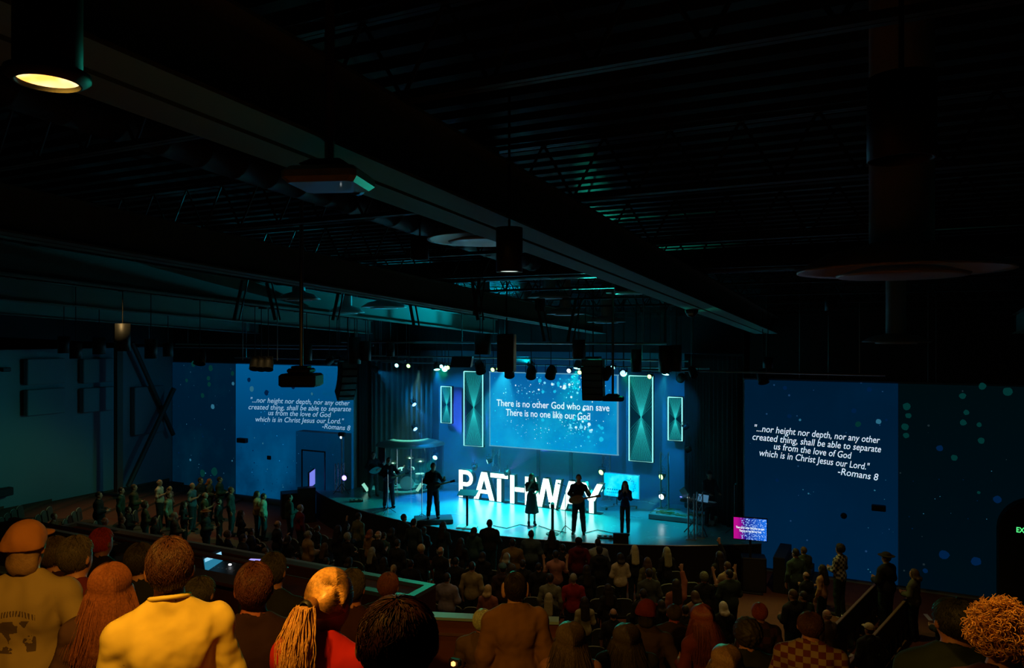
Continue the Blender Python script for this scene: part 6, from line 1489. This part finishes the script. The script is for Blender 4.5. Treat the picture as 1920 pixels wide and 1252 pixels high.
# ================================================================ seats
SEATC = pm('seat_cloth', (.04, .045, .035), .9, 0, .1, 60); SEATF = pm('seat_frame_steel', (.06, .07, .07), .4, .6)
def make_seat():
    r = thing('theatre_seat', '', 'seat', (0, 0, 0))
    MB().cbox((0, .06, .44), (.46, .44, .08), .03).build('seat_cushion', SEATC, r)
    mb = MB(); pts = []
    W2 = .235
    prof = [(-W2, .50), (-W2, .86), (-W2+.03, .90), (-W2+.10, .925), (0, .935), (W2-.10, .925), (W2-.03, .90), (W2, .86), (W2, .50)]
    mb.prism(prof, -.04, .02, lambda v: Vector((v.x, v.y-.17-(v.z-.5)*.14, v.z))); bk_ = mb.build('backrest', SEATC, r); MB().tube([(a_, -.18-(b_-.5)*.14, b_) for a_, b_ in prof[1:8]], .010, 5).build('piping', pm('seat_piping', (.34, .40, .33), .6), bk_)  # paler strip along the top of the backrest
    for s in (-1, 1):
        MB().tube([(s*.22, .22, .0), (s*.22, .22, .40), (s*.22, -.16, .42), (s*.22, -.20, .0)], .013, 6).build('leg_frame', SEATF, r)
    return r
seat0 = make_seat(); used = [False]; SEATS = []
def seat_at(p, yaw, label, group):
    u, v, d = to_px((p.x, p.y, p.z+.9))
    if d < 2 or u < -60 or u > 1980 or v > 1330: return
    if any((p.x-a)**2+(p.y-b)**2 < .34**2 for a, b, _ in PEOPLE): return
    o = seat0 if not used[0] else copy_tree(seat0); used[0] = True
    o.location = p; o.rotation_euler = (0, 0, yaw); o['label'] = label; o['group'] = group; SEATS.append(o)
rown = ['first', 'second', 'third', 'fourth', 'fifth', 'sixth', 'seventh', 'eighth', 'ninth', 'tenth', 'eleventh', 'twelfth', 'thirteenth', 'fourteenth']
FR = [10.1+.92*i for i in range(7)]
for ri, R in enumerate(FR):
    a_0 = -35 if R < 13.5 else 7.2; a_1 = 40.5; n = int((a_1-a_0)*math.pi/180*R/.52)
    for k in range(n):
        phi = a_0+(k+.5)*(a_1-a_0)/n
        if -3 < phi+8 < 1.5: pass
        p = pol(R, phi, 0); seat_at(p, math.radians(phi), 'dark padded seat in the %s curved row from the stage' % rown[ri], '%s seat row from the stage' % rown[ri])
for ri in range(0, 8):
    R = R0+STEP*ri+.55; z = RISE*(ri+1); a0, a1 = (-21, 5.3); n = int((a1-a0)*math.pi/180*R/.54)
    for k in range(n):
        phi = a0+(k+.5)*(a1-a0)/n; p = pol(R, phi, z)
        if R > Rp-1.2: continue
        if x0-.3 < p.x < x1+.4 and y0-.6 < p.y < y1+.5: continue
        if abs(p.y-ld.y) < 1.4 and abs(p.x-ld.x+.6) < 2.8: continue
        seat_at(p, math.radians(phi), 'dark padded seat in the %s rising row behind the flat floor' % rown[ri], '%s rising seat row' % rown[ri])
for ri in range(0, 6):
    R = R0+STEP*ri+.5; z = .09*(ri+1); a0, a1 = (-50, -24); n = int((a1-a0)*math.pi/180*R/.56)
    for k in range(n):
        phi = a0+(k+.5)*(a1-a0)/n; p = pol(R, phi, z)
        if k % 9 == 4: continue
        seat_at(p, math.radians(phi), 'dull green seat in the %s row of the left side block' % rown[ri], '%s row of the left side block' % rown[ri])
# the long rows at the right, seen from behind and above
def pew(px0, py0, px1, py1, label, n=8):
    a = at_z(px0, py0, .92); b = at_z(px1, py1, .92); a.z = b.z = 0; L = (b-a).length; yaw = math.atan2((b-a).y, (b-a).x)
    t = thing('pew', label, 'pew', a, yaw, 'long rows of seating beside the right aisle')
    MB().cbox((L/2, 0, .66), (L, .05, .50), .01).build('back_panel', SEATC, t); MB().cbox((L/2, 0, .925), (L, .07, .035), .01).build('top_rail', pm('pew_rail', (.20, .12, .05), .5), t)
    MB().cbox((L/2, .17, .42), (L, .28, .08), .02).build('seat', SEATC, t)
    for k in range(n+1): MB().cbox((L*k/n, .08, .20), (.05, .26, .40), .01).build('support_leg', SEATF, t)
    return t
pew(1500, 1240, 1648, 1088, 'long dark pew nearest the right aisle, seen from behind', 12); pew(1590, 1245, 1706, 1116, 'second long dark pew from the right aisle', 10)
def paper(px, py, z, label, w_=.24, l_=.3):
    p = at_z(px, py, z); t = MB().cbox((0, 0, 0), (w_, l_, .006), .002).build('paper_sheet', pm('paper', (.7, .7, .68), .7), loc=(p.x, p.y, z+.004)); t.rotation_euler = (0, 0, R_.uniform(-1, 1)); tag(t, label, 'paper')
paper(1587, 1226, .0, 'white paper sheet on the floor between the right pews, nearest'); paper(1571, 1153, .0, 'thin paper on the floor left of the first pew top'); paper(1740, 1157, .0, 'pale strip of paper on the floor beyond the second pew', .1, .45); paper(1583, 1248, .0, 'paper sheet at the very bottom edge between the pews')
print('NEAR', NEARLOG); print('SEATS', len(SEATS), 'PEOPLE', len(PEOPLE))
# ================================================================ thin haze over the stage, in which the beams show
m = bpy.data.materials.new('thin_haze'); m.use_nodes = True; nt = m.node_tree; nt.nodes.clear()
vsn = nt.nodes.new('ShaderNodeVolumeScatter'); vsn.inputs['Density'].default_value = .012; vsn.inputs['Anisotropy'].default_value = .3; vsn.inputs['Color'].default_value = (.9, 1, 1, 1)
on = nt.nodes.new('ShaderNodeOutputMaterial'); nt.links.new(vsn.outputs[0], on.inputs['Volume'])
o = MB().box((-11.7, 24.6, 3.9), (15.0, 5.0, 5.2)).build('stage_haze', m); o['kind'] = 'stuff'; tag(o, 'thin blue-lit haze hanging over the stage between the curtains', 'haze')
